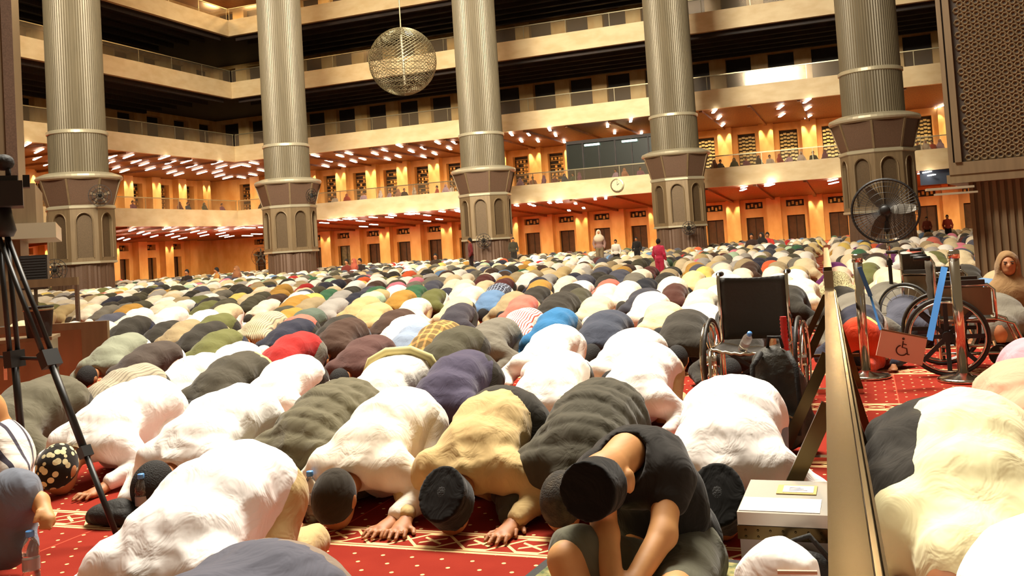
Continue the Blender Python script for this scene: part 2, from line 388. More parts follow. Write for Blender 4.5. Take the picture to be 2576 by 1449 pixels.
for L in range(5):
    z0 = 0 if L == 0 else FT[L]-.5; z1 = {0: 4.4, 1: 10.2, 2: 15.95, 3: 21.5, 4: 27.3}[L]
    ow = 1.45 if L < 2 else 2.05
    if L == 0: a, c, ex = 0, 2.3, (3.05, 3.6)
    elif L == 1: a, c, ex = 5.6, 9.35, None
    else: a, c, ex = FT[L]-.4, z1-.5, None
    cs = opening_wall('wall_back', 'x', BK[L], OPX, -66.5, XR, z0, z1, ow, a, c, ex)
    cy = opening_wall('wall_left', 'y', LK[L], OPY, YN, BK[L]+1, z0, z1, ow, a, c, ex)
    if L < 2:
        pilasters('x', BK[L], [p for p in PX if -60 < p < XR-1], z0, z1, 1.15, .75)
        pilasters('y', LK[L], [p for p in PY if YN < p < BK[L]-1], z0, z1, 1.15, .75)
    for ax, cl, pos in (('x', cs, BK[L]), ('y', cy, LK[L])):
        for k, cc in enumerate(cl):
            def bb(m, u0, u1, d0, d1, za, zb_):
                if ax == 'x': m.box(cc+u0, cc+u1, pos+d0, pos+d1, za, zb_)
                else: m.box(pos-d1, pos-d0, cc-u1, cc-u0, za, zb_)
            if L == 0:
                dn += 1; gm = ('green' if (k*7+dn) % 5 == 0 and ax == 'x' else 'doorm')
                m = MB(); bb(m, -.72, .72, .55, .65, 0, 2.3); d = st(m.out('door_%d' % dn, gm))
                m = MB(); bb(m, -.72, -.64, .45, .56, 0, 2.3); bb(m, .64, .72, .45, .56, 0, 2.3); bb(m, -.03, .03, .5, .56, 0, 2.3); bb(m, -.72, .72, .45, .56, 2.22, 2.3); m.out('door_frame', 'opening', d)
                wn += 1; m = MB(); bb(m, -.72, .72, .5, .6, 3.05, 3.6); d = st(m.out('window_%d' % wn, 'opening'))
                m = MB()
                for q in range(4): bb(m, -.6+q*.32, -.42+q*.32, .4, .5, 3.12+.1*(q % 2), 3.4+.1*(q % 2))
                m.out('window_lattice', 'brass', d)
            else:
                wn += 1; m = MB(); bb(m, -ow/2, ow/2, .6, .7, a, c); d = st(m.out('window_%d' % wn, 'opening'))
                if L in (1, 2) and ax == 'x' or (L == 1):
                    m = MB(); wavy = (ax == 'x' and cc > -14); zz = a+.3; top = c-.25 if L == 1 else FT[2]+1.5
                    if L == 2 and cc < -45: top = FT[2]+.6
                    rg = random.Random(wn)
                    if wavy:
                        while zz < top:
                            for q in range(5):
                                u = -ow/2+.05+q*(ow-.1)/5; bb(m, u, u+(ow-.1)/5-.03, .42, .5, zz+.06*(q % 2), zz+.17+.06*(q % 2))
                            zz += .3
                    else:
                        while zz < top:
                            for u in (-.55, -.2, .15, .4):
                                if rg.random() < .6: bb(m, u, u+.2, .42, .5, zz, zz+.2)
                            bb(m, -.62, .62, .46, .5, zz+.27, zz+.31)
                            zz += .36
                    m.out('window_lattice', 'steelwave' if wavy else 'brass', d)
# booth on the first balcony, its dark glass front
t = empty('control_booth', (0, 0, 0), 0, 'dark glazed booth between the third and fourth columns on the first balcony', 'booth')
p0 = aty(1428, 425, 69); p1 = aty(1660, 400, 69)
x0, x1 = p0.x, p1.x+1
m = MB().box(x0, x1, 69.2, 73, 5.6, 9.0); m.out('booth_body', 'boothglass', t)
m = MB(); k = x0
while k <= x1:
    m.box(k-.05, k+.05, 69.08, 69.2, 5.6, 9.0); k += 1.3
m.box(x0, x1, 69.05, 69.2, 8.85, 9.1); m.out('booth_mullion', 'opening', t)
for q in (1490, 1585):
    p = aty(q, 372, 69.1); MB().box(p.x-.6, p.x+.6, 69.0, 69.1, 8.6, 8.75).out('tube_reflection', mat('teal_reflection_glow', '#ffffff', emis=(.6, 1, .85, 1), estr=2.2), t)  # glowing bars stand in for teal fluorescent reflections on the booth glass
# gallery lamps: 1.1 m fluorescent fittings set in the slatted ceilings, each where it hangs
def z_ceiling(below, along):      # along: 0 at the parapet, 1 at the rear wall
    zc = FB[below+1]; zb = {0: 3.80, 1: 9.92}[below]; return zc+(zb-zc)*along
def lamp_list(below, wing, pts, ox, oy):
    for (u, v) in pts:
        px = ox+u*.27604; py = oy+v*.27604; z = FB[below+1]-.12
        for _ in range(4):
            p = atz(px, py, z)
            al = (p.y-YB)/(BK[below]-YB) if wing == 'b' else (XL-p.x)/(XL-LK[below])
            z = z_ceiling(below, min(max(al, 0), 1))-.1
        if (wing == 'b' and not (YB+.5 < p.y < BK[below]-.9)) or (wing == 'l' and not (LK[below]+.9 < p.x < XL-.5)):
            if wing == 'b': p.y = min(max(p.y, YB+.6), BK[below]-1.0)
            else: p.x = max(min(p.x, XL-.6), LK[below]+1.0)
            al = (p.y-YB)/(BK[below]-YB) if wing == 'b' else (XL-p.x)/(XL-LK[below]); p.z = z_ceiling(below, al)-.1
        ang = R(15) if wing == 'b' else (R(60) if below == 1 else R(50)); hl = {(1, 'b'): .95, (0, 'b'): 1.1, (1, 'l'): 1.2, (0, 'l'): 1.8}[(below, wing)]
        M_ = Matrix.Rotation(ang, 3, 'Z')
        nm = {0: 'ground gallery', 1: 'first balcony'}[below]; side = {'b': 'rear', 'l': 'side'}[wing]
        o = MB().obox((0, 0, 0), .10 if wing == 'b' else .07, hl, .03, M_).out('ceiling_lamp', 'tube', loc=p)
        zz_ = 'left of the first column' if px < 115 else 'between first and second columns' if px < 670 else 'between second and middle columns' if px < 1170 else 'between middle and fourth columns' if px < 1660 else 'between fourth and fifth columns' if px < 2150 else 'right of the fifth column'
        tag(o, 'fluorescent strip in the %s ceiling of the %s wing, %s' % (nm, side, zz_), 'lamp', 'strip lamps in the %s ceiling, %s wing' % (nm, side))
lamp_list(1, 'b', [(555,152),(677,199),(648,247),(780,153),(862,132),(903,203),(798,244),(985,180),(1098,134),(1190,105),(1212,183),(1310,158),(1315,60),(1430,111),(1537,82),(1670,33),(1540,162),(1642,133),(1775,86),(1822,32)], 640, 350)
lamp_list(1, 'b', [(168,1223),(258,1283),(325,1223),(410,1283),(490,1170),(570,1230),(650,1290),(1045,1145),(1110,1207),(1237,1087),(1353,1217),(2007,1003),(2062,1073),(2093,1140)], 1240, 0)
lamp_list(1, 'b', [(315,977),(328,1050),(556,915),(563,990),(570,1065),(1745,1012)], 1876, 0)
lamp_list(1, 'b', [(2315,220),(2385,287),(2305,325),(2200,350),(2240,243)], 0, 350)
lamp_list(0, 'b', [(637,763),(630,797),(745,732),(768,795),(872,766),(968,746),(1083,712),(995,797),(1088,778),(1200,748),(1230,712),(1357,680),(1345,748),(1465,715),(1575,695),(1575,748),(1685,730),(1710,660),(1815,697),(1862,660)], 640, 350)
lamp_list(0, 'b', [(215,605),(300,647),(370,605),(452,647),(537,568),(615,610),(693,650),(753,587),(827,628),(932,547),(1000,592),(2280,462),(2285,513),(2507,418),(2522,470)], 1240, 350)
lamp_list(0, 'b', [(205,418),(222,470),(800,400),(798,452),(1665,333),(1637,387)], 1876, 350)
lamp_list(0, 'b', [(2275,808),(2405,805),(2370,843),(2340,865),(2255,880)], 0, 350)
lamp_list(1, 'l', [(240,52),(355,108),(340,172),(435,227),(1018,163),(1170,158),(1002,216),(1240,205),(1050,267),(1135,290),(1310,230),(1370,272),(1495,168),(1553,213),(1512,265),(1565,303),(1630,322),(1697,205),(1745,248),(1798,270),(1840,307),(1978,215),(2018,253),(1980,300),(2003,335),(2075,353),(2150,248)], 0, 350)
lamp_list(0, 'l', [(1205,828),(1280,852),(1335,863),(1405,885),(1100,905),(1155,915),(1530,812),(1590,833),(1545,870),(1600,890),(1665,903),(1730,818),(1775,843),(1842,853),(1862,877),(2020,807),(2038,828),(2010,860),(2040,880),(2090,888),(2180,812)], 0, 350)
# area lights added beneath the gallery ceilings to strengthen their light
OR = (1, .66, .30)
for L, zz, e in ((0, 3.55, 1700), (1, 9.6, 1500), (4, 26.8, 2600)):
    for k in range(12): area('gallery_fill_light', (-48+k*5.07, 71.2+(k % 2)*2.6, zz), .16, e*.5, OR, sy=1.7)
    for k in range(8): area('gallery_fill_light', (-55-(k % 2)*3, 34+k*5.6, zz), 1.7, e*.5, OR, sy=.16)
def spot(loc, e):
    l = bpy.data.lights.new('pilaster_spotlight', 'SPOT'); l.energy = e; l.color = (1, .80, .45); l.spot_size = R(52); l.spot_blend = .25; l.shadow_soft_size = .08
    o = bpy.data.objects.new('pilaster_spotlight', l); COL.objects.link(o); o.location = loc
for k, pxx in enumerate(PX):
    if not -52 < pxx < 10: continue
    for u in (-.42, .42):
        if k % 2 == 0: spot((pxx+u, 81-.98, 3.72), 260)
        spot((pxx+u, 79-.98, 9.8), 420)
for k, pyy in enumerate(PY):
    if not 40 < pyy < 78: continue
    for u in (-.42, .42):
        spot((-63.5+.98, pyy+u, 9.8), 420)
        if k % 2 == 0: spot((-65.5+.98, pyy+u, 3.72), 260)
# ------------------------------------------------------------------ the great columns
def column(c, k, which):
    t = empty('column', (c[0], c[1], 0), R(k), 'round ribbed steel column on an arcaded octagonal base, '+which, 'column', 'great columns of the hall')
    s = 1.0; R0 = 1.3
    MB().lathe([(R0*.99, 7.95), (R0*.985, 14), (R0*.98, 30)], 288, flute=.022, nfl=72).out('shaft', 'steel', t)
    MB().lathe([(R0*1.02, 5.9), (R0*1.02, 7.85)], 288, flute=.018, nfl=72).out('lower_shaft', 'steel', t)
    MB().lathe([(R0*1.02, 7.82), (R0*1.06, 7.85), (R0*1.06, 7.98), (R0*1.01, 8.02)], 64).out('collar_ring', 'rim', t)
    MB().lathe([(1.82, 5.60), (1.92, 5.66), (1.95, 5.74), (1.90, 5.84), (1.55, 5.97), (1.30, 6.0)], 48).out('capital_rim', 'rim', t)
    q = math.pi/8
    MB().lathe([(1.50, 4.36), (1.56, 4.5), (1.86, 5.64)], 8, a0=q).out('capital', 'maroonsteel', t)
    m = MB()
    for j in range(8):
        a = q+2*math.pi*j/8; ca, sa = math.cos(a), math.sin(a)
        m.bar((1.52*ca, 1.52*sa, 4.42), (1.88*ca, 1.88*sa, 5.62), .09, .05)
    m.out('capital_seam', 'brown', t)
    MB().lathe([(1.58, 4.22), (1.62, 4.26), (1.62, 4.36), (1.5, 4.42)], 8, a0=q).out('base_cornice', 'rim', t)
    MB().lathe([(1.42, 1.72), (1.42, 4.25)], 8, a0=q).out('arcade_core', 'niche', t)
    # arcade: on each of eight faces a panel with one arched niche cut out
    ap = 1.56*math.cos(q); hw = 1.56*math.sin(q)
    m = MB()
    for j in range(8):
        a = 2*math.pi*j/8; M_ = Matrix.Rotation(a, 3, 'Z')
        def P(u, d, z): return M_ @ Vector((ap+d, u, z))
        aw = hw*.56; zs = 3.62; n_ = 10
        arch = [(-aw, 1.92)]+[(-aw*math.cos(math.pi*i/n_), zs+aw*1.15*math.sin(math.pi*i/n_)) for i in range(n_+1)]+[(aw, 1.92)]
        outer = [(-hw, 1.72)]+[(-hw+2*hw*i/n_, 4.25) for i in range(n_+1)]+[(hw, 1.72)]
        k_ = len(arch); V = [P(u, 0, z) for u, z in arch]+[P(u, 0, z) for u, z in outer]+[P(u, -.13, z) for u, z in arch]
        F = []
        for i in range(k_-1):
            F.append((i, i+1, k_+i+1, k_+i)); F.append((i, 2*k_+i, 2*k_+i+1, i+1))
        F.append((0, k_-1, 2*k_-1, k_)); F.append((0, 2*k_, 3*k_-1, k_-1))
        m.add(V, F)
    m.out('arcade', 'brown', t)
    m = MB()
    for j in range(8):
        a = 2*math.pi*j/8; M_ = Matrix.Rotation(a, 3, 'Z'); aw = hw*.62; zs = 3.62
        pts = [(-aw, 1.9)]+[(-aw*math.cos(math.pi*i/10), zs+aw*1.15*math.sin(math.pi*i/10)) for i in range(11)]+[(aw, 1.9)]
        m.tube([M_ @ Vector((ap+.01, u, z)) for u, z in pts], .03, 6)
    m.out('arch_moulding', 'brown', t)
    MB().lathe([(1.36, 1.60), (1.60, 1.64), (1.60, 1.73), (1.5, 1.76)], 8, a0=q).out('plinth_cap', 'rim', t)
    MB().lathe([(1.40, 0), (1.38, 1.62)], 96, flute=.03, nfl=40).out('plinth', 'maroonsteel', t)
    return t
CPOS = []
for (px, py, d, k, wh) in ((193, 300, 44.5, 6, 'farthest to the left, with a fan on its capital'), (716, 300, 54.6, 14, 'second from the left'), (1208, 300, 55.1, 10, 'in the middle of the five, behind the wire globe\'s side'),
                      (1690, 250, 52.2, 8, 'fourth from the left, beside the glazed booth'), (2190, 200, 41.2, 18, 'fifth and rightmost, behind the pedestal fan')):
    p = atd(px, py, d); CPOS.append((p.x, p.y)); column((p.x, p.y), k, wh)
# small wall fans on the columns
def wall_fan(loc, rz, r, label):
    t = empty('wall_fan', loc, rz, label, 'fan', 'wall fans on the columns')
    m = MB()
    for rr in (r, r*.66, r*.33): m.tube([(rr*math.cos(2*math.pi*i/24), -.12, rr*math.sin(2*math.pi*i/24)) for i in range(24)], .014, 5, closed=True)
    for i in range(12):
        a = 2*math.pi*i/12; m.tube([(0, -.16, 0), (r*math.cos(a), -.12, r*math.sin(a))], .008, 4)
    m.out('cage', 'black', t)
    m = MB()
    for i in range(5):
        a = 2*math.pi*i/5+.3; m.bar((.05*math.cos(a), -.08, .05*math.sin(a)), (r*.85*math.cos(a), -.08, r*.85*math.sin(a)), .12, .02, (0, 1, 0))
    m.out('blade', 'niche', t)
    MB().ell((0, 0, 0), (.12, .16, .12)).bar((0, 0, 0), (0, .35, 0), .07, .07).out('motor', 'black', t)
def on_col(i, px, py, dr):
    c = Vector((CPOS[i][0], CPOS[i][1], 0)); base = c.normalized()*(c.length-dr)
    d = ray(px, py); h = math.hypot(d[0], d[1]); t_ = base.length/h; return Vector((d[0]*t_, d[1]*t_, EYE+d[2]*t_))
wall_fan(on_col(0, 252, 492, 1.85), R(40), .5, 'dark round fan fixed on the capital of the leftmost column')
wall_fan(on_col(1, 787, 492, 1.75), R(-8), .4, 'dark fan fixed on the capital of the second column')
wall_fan(on_col(2, 1217, 606, 1.9), R(20), .42, 'dark fan low on the plinth of the middle column')
wall_fan(on_col(3, 1733, 574, 1.9), R(10), .36, 'dark fan low on the plinth of the fourth column')
wall_fan(on_col(0, 138, 680, 2.6), R(45), .5, 'dark fan standing out beside the plinth of the leftmost column')
wall_fan(aty(657, 645, 62), R(20), .75, 'round fan in front of the orange gallery doors between first and second columns')
# wire globe chandelier
gp = atd(1013, 155, 33)
t = empty('globe_chandelier', gp, 0, 'hanging wire mesh globe chandelier in front of the upper balconies', 'chandelier')
m = MB(); rg = 1.21
for i in range(40):
    for sgn in (1, -1):
        pts = []
        for j in range(33):
            th_ = math.pi*(j+.0)/32; a = 2*math.pi*i/40+sgn*th_*1.6
            pts.append((rg*math.sin(th_)*math.cos(a), rg*math.sin(th_)*math.sin(a), rg*math.cos(th_)))
        m.tube(pts, .0085, 3, cap=False)
for j in range(2, 32, 2):
    th_ = math.pi*j/32; m.tube([(rg*math.sin(th_)*math.cos(a*math.pi/24), rg*math.sin(th_)*math.sin(a*math.pi/24), rg*math.cos(th_)) for a in range(48)], .009, 3, closed=True)
m.out('wire_globe', mat('globe_wire', '#8c8264', .4, metal=.7), t)
MB().tube([(0, 0, 1.2), (0, 0, 20)], .025, 6).out('cable', 'railm', t)
MB().tube([(0, 0, .95), (.02, 0, .2), (.04, 0, -.85)], .05, 8).out('centre_rod', 'rim', t)
# clock on the lowest parapet
cp = aty(1553, 466, YB-.06)
t = empty('wall_clock', cp, 0, 'round pale clock on the lowest balcony parapet beside the fourth column', 'clock')
MB().lathe([(.46, 0), (.5, .02), (.5, .1), (.42, .12), (.42, .06)], 40).out('clock_rim', 'railm', t).rotation_euler = (R(90), 0, 0)
MB().lathe([(.43, 0), (.43, .07)], 40).out('clock_face', mat('clock_face', '#d8c79c', .5), t).rotation_euler = (R(90), 0, 0)
MB().bar((0, -.09, 0), (.02, -.09, .3), .025, .01, (0, 1, 0)).bar((0, -.09, 0), (.16, -.09, .12), .03, .01, (0, 1, 0)).out('clock_hand', 'black', t)
m = MB()
for i in range(12):
    a = math.pi*i/6; m.bar((.36*math.cos(a), -.085, .36*math.sin(a)), (.4*math.cos(a), -.085, .4*math.sin(a)), .02, .01, (0, 1, 0))
m.out('hour_mark', 'black', t)
# ------------------------------------------------------------------ near towers left and right
tr = atd(2440, 600, 15.5)
def tower(name_label, origin, sx, zl):
    t = empty('lattice_tower', origin, R(-10), name_label, 'tower')
    m = MB(); n_ = 26; wd = 3.0
    for i in range(n_):                       # fluted skirt
        u = i*wd/n_
        m.box(sx*u if sx > 0 else -u-wd/n_*.55, (u+wd/n_*.55) if sx > 0 else -u, 0, .12, 0, zl)
    m.box(0 if sx > 0 else -wd, wd if sx > 0 else 0, .06, 2.4, 0, zl); m.out('fluted_skirt', 'maroonsteel' if False else 'brown', t)
    a, b_ = (-.24, wd) if sx > 0 else (-wd, .38)
    MB().box(a-.05*sx if sx > 0 else a, b_ if sx > 0 else b_+.05, -.4, 2.6, zl, zl+.14).out('ledge', 'brown', t)
    MB().box(a, b_, -.34, 2.6, zl+.14, 8).out('panel_core', 'panelcore', t)
    m = MB()
    m.box(a, b_, -.42, -.34, zl+.14, zl+.34)
    if sx > 0: m.box(a, a+.07, -.42, -.34, zl+.34, 8); m.box(a+.10, a+.2, -.46, -.34, zl+.34, 8)
    else: m.box(b_-.07, b_, -.42, -.34, zl+.34, 8); m.box(b_-.2, b_-.1, -.46, -.34, zl+.34, 8)
    m.out('panel_frame', 'brown', t)
    m = MB(); g = .118; z = zl+.4; row = 0
    while z < 6.2:                            # carved lattice of rings
        u = .3+(row % 2)*g/2
        while u < 1.9:
            x = (a+u) if sx > 0 else (b_-u)
            m.tube([(x+.046*math.cos(math.pi*i/3), -.35, z+.046*math.sin(math.pi*i/3)) for i in range(6)], .021, 4, closed=True)
            u += g
        z += g*.87; row += 1
    m.out('carved_lattice', 'brown', t)
    return t
tower('tall brown carved lattice tower with a ribbed skirt at the right edge', (tr.x+.05, tr.y, 0), 1, 1.2+85*15.5/2311)
tl = atd(46, 500, 17)
t = empty('lattice_tower', (tl.x, tl.y, 0), R(45), 'tall narrow brown tower with a wide shelf at the left edge', 'tower')
MB().box(-2.2, .0, 0, 2.2, 0, 9).out('tower_body', 'brown', t)
MB().box(-.16, .02, -.06, 0, 2.2, 9).box(-.5, -.3, -.06, 0, 2.2, 9).out('panel_frame', 'maroonsteel', t)
zz = 1.2+110*17/2311
MB().box(-2.3, .62, -.5, 2.2, zz-.12, zz+.16).out('shelf', 'rim', t)
MB().box(-2.3, .3, -.3, 2.1, zz+.16, zz+.9).out('tower_collar', 'brown', t)
# metal strips and dark blue sign near the right tower
p = atd(2400, 475, 15.2)
o = MB().box(-.42, .3, -.05, .3, 0, .035).box(-.3, .34, -.1, .2, -.09, -.06).out('steel_shelf', 'rim', loc=p); tag(o, 'thin bright steel shelf strips jutting from the right lattice tower', 'shelf')
p = aty(2368, 440, 66.8)
o = MB().box(-1.3, 1.5, -.1, .1, -.6, .5).out('hanging_screen', mat('dark_blue_screen', '#2a3446', .4), loc=p); tag(o, 'dark blue screen hanging beneath the balcony beside the right tower', 'screen')
o = MB().tube([(0, 0, .5), (0, 0, .9)], .03, 6).out('hanger', 'black', o)
# ------------------------------------------------------------------ organic surfaces: blended solids meshed by surface nets
def cap_(P, a, b, ra, rb):
    a = np.array(a, np.float32); b = np.array(b, np.float32); ab = b-a; L2 = float(ab @ ab)+1e-9
    h = np.clip(((P-a) @ ab)/L2, 0, 1); d = P-a-h[..., None]*ab
    return np.sqrt((d*d).sum(-1))-(ra+(rb-ra)*h)
def ell_(P, c, r, M=None):
    q = P-np.array(c, np.float32)
    if M is not None: q = q @ np.array(M, np.float32)       # world -> local (M columns are the axes)
    r = np.array(r, np.float32); k0 = np.sqrt(((q/r)**2).sum(-1)); k1 = np.sqrt(((q/(r*r))**2).sum(-1))+1e-6
    return k0*(k0-1)/k1
def smin(a, b, k):
    h = np.clip(.5+.5*(b-a)/k, 0, 1); return b*(1-h)+a*h-k*h*(1-h)
def blend(P, prims, k=.04):
    d = None
    for p in prims:
        kk = k
        if p[0] == 'c': v = cap_(P, *p[1:5]); kk = p[5] if len(p) > 5 else k
        else: v = ell_(P, p[1], p[2], p[3] if len(p) > 3 else None); kk = p[4] if len(p) > 4 else k
        d = v if d is None else smin(d, v, kk)
    return d
def folds(P, seed, amp, freq=1.0, ax=(1, 1, 1)):
    rg = np.random.RandomState(seed); q = P*np.array(ax, np.float32)
    w_ = .05*np.sin(q[..., 1]*9+rg.rand()*6)+.05*np.sin(q[..., 0]*11+rg.rand()*6)
    o = 0
    for i in range(5):
        k = rg.randn(3)*(14, 9, 12)*freq; ph = rg.rand()*6.3
        v = np.sin(q @ k.astype(np.float32)+ph+w_*30); o = o+(1-np.abs(v))**2*(.6+.6*rg.rand())
    return -(o/5-.35)*amp*2
def nets(fn, lo, hi, h):
    lo = np.array(lo, np.float32); n = np.ceil((np.array(hi)-lo)/h).astype(int)+1
    g = np.stack(np.meshgrid(*[lo[i]+h*np.arange(n[i], dtype=np.float32) for i in range(3)], indexing='ij'), -1)
    V = fn(g)
    V[0] = V[-1] = 1; V[:, 0] = 1; V[:, -1] = 1; V[:, :, 0] = 1; V[:, :, -1] = 1
    s = V < 0; c = np.zeros(tuple(n-1), np.int8)
    for i in (0, 1):
        for j in (0, 1):
            for k in (0, 1): c += s[i:n[0]-1+i, j:n[1]-1+j, k:n[2]-1+k]
    msk = (c > 0) & (c < 8); idx = np.full(msk.shape, -1, np.int64); I = np.argwhere(msk); idx[msk] = np.arange(len(I))
    acc = np.zeros((len(I), 3)); cnt = np.zeros(len(I))
    cor = [(i, j, k) for i in (0, 1) for j in (0, 1) for k in (0, 1)]
    for a in cor:
        for ax in range(3):
            if a[ax]: continue
            b_ = list(a); b_[ax] = 1
            va = V[I[:, 0]+a[0], I[:, 1]+a[1], I[:, 2]+a[2]]; vb = V[I[:, 0]+b_[0], I[:, 1]+b_[1], I[:, 2]+b_[2]]
            m = (va < 0) != (vb < 0); t = np.where(m, va/np.where(m, va-vb, 1), 0)
            p = np.tile(np.array(a, float), (len(I), 1)); p[:, ax] += t
            acc[m] += p[m]; cnt[m] += 1
    X = lo+h*(I+acc/cnt[:, None]); F = []
    for ax in range(3):
        a1, a2 = (ax+1) % 3, (ax+2) % 3
        sl0 = [slice(1, n[d]-1) for d in range(3)]; sl0[ax] = slice(0, n[ax]-1); sl1 = list(sl0); sl1[ax] = slice(1, n[ax])
        s0 = s[tuple(sl0)]; s1 = s[tuple(sl1)]; E = np.argwhere(s0 != s1); pos = s0[s0 != s1]
        off = np.ones(3, int); off[ax] = 0; E = E+off
        def cell(d1, d2):
            q = E.copy(); q[:, a1] -= d1; q[:, a2] -= d2; return idx[q[:, 0], q[:, 1], q[:, 2]]
        q = np.stack([cell(1, 1), cell(0, 1), cell(0, 0), cell(1, 0)], 1)
        q[~pos] = q[~pos][:, ::-1]; F.append(q)
    return X, np.concatenate(F)
def sdf_mesh(name, fn, lo, hi, h, m):
    X, F = nets(fn, lo, hi, h); me = bpy.data.meshes.new(name)
    me.vertices.add(len(X)); me.vertices.foreach_set('co', X.astype(np.float32).ravel())
    me.loops.add(len(F)*4); me.loops.foreach_set('vertex_index', F.astype(np.int32).ravel())
    me.polygons.add(len(F)); me.polygons.foreach_set('loop_start', np.arange(len(F), dtype=np.int32)*4)
    me.polygons.foreach_set('use_smooth', np.ones(len(F), bool)); me.update(calc_edges=True)
    me.materials.append(MT[m] if isinstance(m, str) else m); return me
def place(name, me, parent=None, loc=None, col=None, m=None, label=None):
    o = bpy.data.objects.new(name, me); COL.objects.link(o)
    if parent is not None: o.parent = parent
    if loc is not None: o.location = loc
    if col is not None: o.color = srgb(col) if isinstance(col, str) else col
    if m is not None: o.material_slots[0].link = 'OBJECT'; o.material_slots[0].material = MT[m]
    if label: o['label'] = label
    return o
# ---- a person bowed down in prayer. Local frame: -y is the way the person faces (crown of the head), hips highest at y=0, z=0 carpet
HEADC = (0, -.66, .125)
HM = np.array(Matrix.Rotation(R(-28), 3, 'X'))
def hand_prims(c, side, rz=0.0, flat=True):
    P = []; cs, sn = math.cos(rz), math.sin(rz)
    def T(x, y, z): x *= side; return (c[0]+x*cs-y*sn, c[1]+x*sn+y*cs, c[2]+z)
    P.append(('c', T(-.018, .0, .012), T(-.02, -.07, .004), .02, .017, .02)); P.append(('c', T(.018, .0, .012), T(.02, -.065, .004), .02, .017, .02)); P.append(('c', T(0, .03, .016), T(0, -.05, .008), .024, .02, .02))
    for x, l, a in ((-.034, .055, -.20), (-.012, .072, -.06), (.012, .066, .06), (.033, .05, .2)):
        x0, y0 = x, -.075+abs(x)*.3; x1, y1 = x+math.sin(a)*l, y0-l*math.cos(a)
        P.append(('c', T(x0, y0, .008), T((x0+x1)/2, (y0+y1)/2, .014), .0105, .0095, .006)); P.append(('c', T((x0+x1)/2, (y0+y1)/2, .014), T(x1, y1, .0), .0095, .0078, .006))
    P.append(('c', T(-.03, -.01, .008), T(-.058, -.038, .004), .013, .011, .01)); P.append(('c', T(-.058, -.038, .004), T(-.068, -.066, 0), .0105, .0085, .006))
    return P
def sujud_body(h, hands=True):
    P = []
    P += [('e', HEADC, (.078, .098, .112), HM), ('e', (0, -.64, .06), (.05, .06, .06))]
    P += [('c', (0, -.58, .15), (0, -.47, .185), .052, .05)]
    P += [('e', (0, -.36, .225), (.14, .13, .075)), ('e', (0, -.18, .32), (.13, .17, .09)), ('e', (0, -.01, .33), (.15, .14, .12))]
    for s_ in (-1, 1):
        P += [('c', (.06*s_, -.43, .18), (.17*s_, -.43, .17), .05, .05), ('c', (.18*s_, -.43, .17), (.30*s_, -.40, .085), .045, .038), ('c', (.30*s_, -.40, .085), (.235*s_, -.60, .035), .04, .026, .02)]
        P += [('c', (.09*s_, .02, .3), (.12*s_, -.14, .08), .085, .06), ('c', (.12*s_, -.14, .07), (.10*s_, .24, .05), .055, .04), ('c', (.10*s_, .24, .05), (.10*s_, .33, .03), .035, .028, .02)]
        P += [('e', (.079*s_, -.655, .125), (.014, .026, .034), None, .008)]
        if hands: P += hand_prims((.232*s_, -.64, .012), s_, -.12*s_)
    if not hands:
        for s_ in (-1, 1): P += [('e', (.232*s_, -.69, .02), (.045, .08, .02))]
    return sdf_mesh('person', lambda g: blend(g, P, .035), (-.42, -.84, -.005), (.42, .42, .48), h, 'skin')
def garment(kind, seed, h, amp=.010, wide=1.0):
    w_ = wide; P = []
    P += [('e', (0, .0, .325), (.205*w_, .17, .175)), ('e', (0, -.17, .325), (.19*w_, .17, .165)), ('e', (0, -.33, .275), (.195*w_, .16, .14)), ('c', (-.15*w_, -.45, .205), (.15*w_, -.45, .205), .09, .09)]
    P += [('e', (0, -.15, .2), (.16*w_, .26, .19)), ('c', (0, -.50, .2), (0, -.47, .21), .075, .09)]
    for s_ in (-1, 1):
        P += [('c', (.18*s_, -.43, .2), (.315*s_, -.395, .10), .085, .072)]
        if kind != 'tee': P += [('c', (.315*s_, -.395, .10), (.245*s_, -.575, .05), .07, .045, .03)]
        else: P += [('c', (.315*s_, -.395, .10), (.30*s_, -.43, .09), .06, .055, .03)]
    if kind == 'thobe':
        for s_ in (-1, 1): P += [('c', (.11*s_, .05, .2), (.14*s_, -.1, .07), .13, .1), ('c', (.12*s_, -.08, .09), (.11*s_, .26, .07), .09, .075)]
    if kind == 'robe':      # long veil that covers head, back and arms
        P += [('e', (0, -.6, .13), (.15, .15, .15)), ('e', (0, -.4, .16), (.3, .2, .15)), ('c', (0, .05, .15), (0, .2, .08), .2, .12)]
    L = {'short': -.06, 'tee': .02, 'shirt': .09, 'jacket': .06, 'thobe': 9, 'robe': 9, 'vest': .03}[kind]
    def fn(g):
        d = blend(g, P, .055)
        d = d+folds(g, seed, amp)
        if kind == 'jacket':
            t = (g[..., 1]*.9+g[..., 2]*.35)/.085; d = d-.012*np.abs(np.sin(t*math.pi))**.6-.012
        if L < 5:
            cut = g[..., 1]-L-.10*(g[..., 2]-.3)-.02*np.sin(g[..., 0]*22+seed); d = np.maximum(d, cut)
        # neck opening
        if kind != 'robe': d = np.maximum(d, -(cap_(g, (0, -.80, .02), (0, -.585, .14), .12, .085)))
        return d
    return sdf_mesh('garment', fn, (-.47, -.86, .004), (.47, .44, .60), h, 'cloth')
def trousers(seed, h, big=1.0, amp=.008):
    P = [('e', (0, .02, .315), (.195*big, .165*big, .165*big))]
    for s_ in (-1, 1):
        P += [('c', (.1*s_, .03, .29), (.13*s_, -.13, .09), .125*big, .09), ('c', (.13*s_, -.13, .085), (.115*s_, .27, .07), .085, .066)]
    return sdf_mesh('trousers', lambda g: blend(g, P, .04)+folds(g, seed, amp), (-.36, -.28, .004), (.36, .40, .56), h, 'cloth')
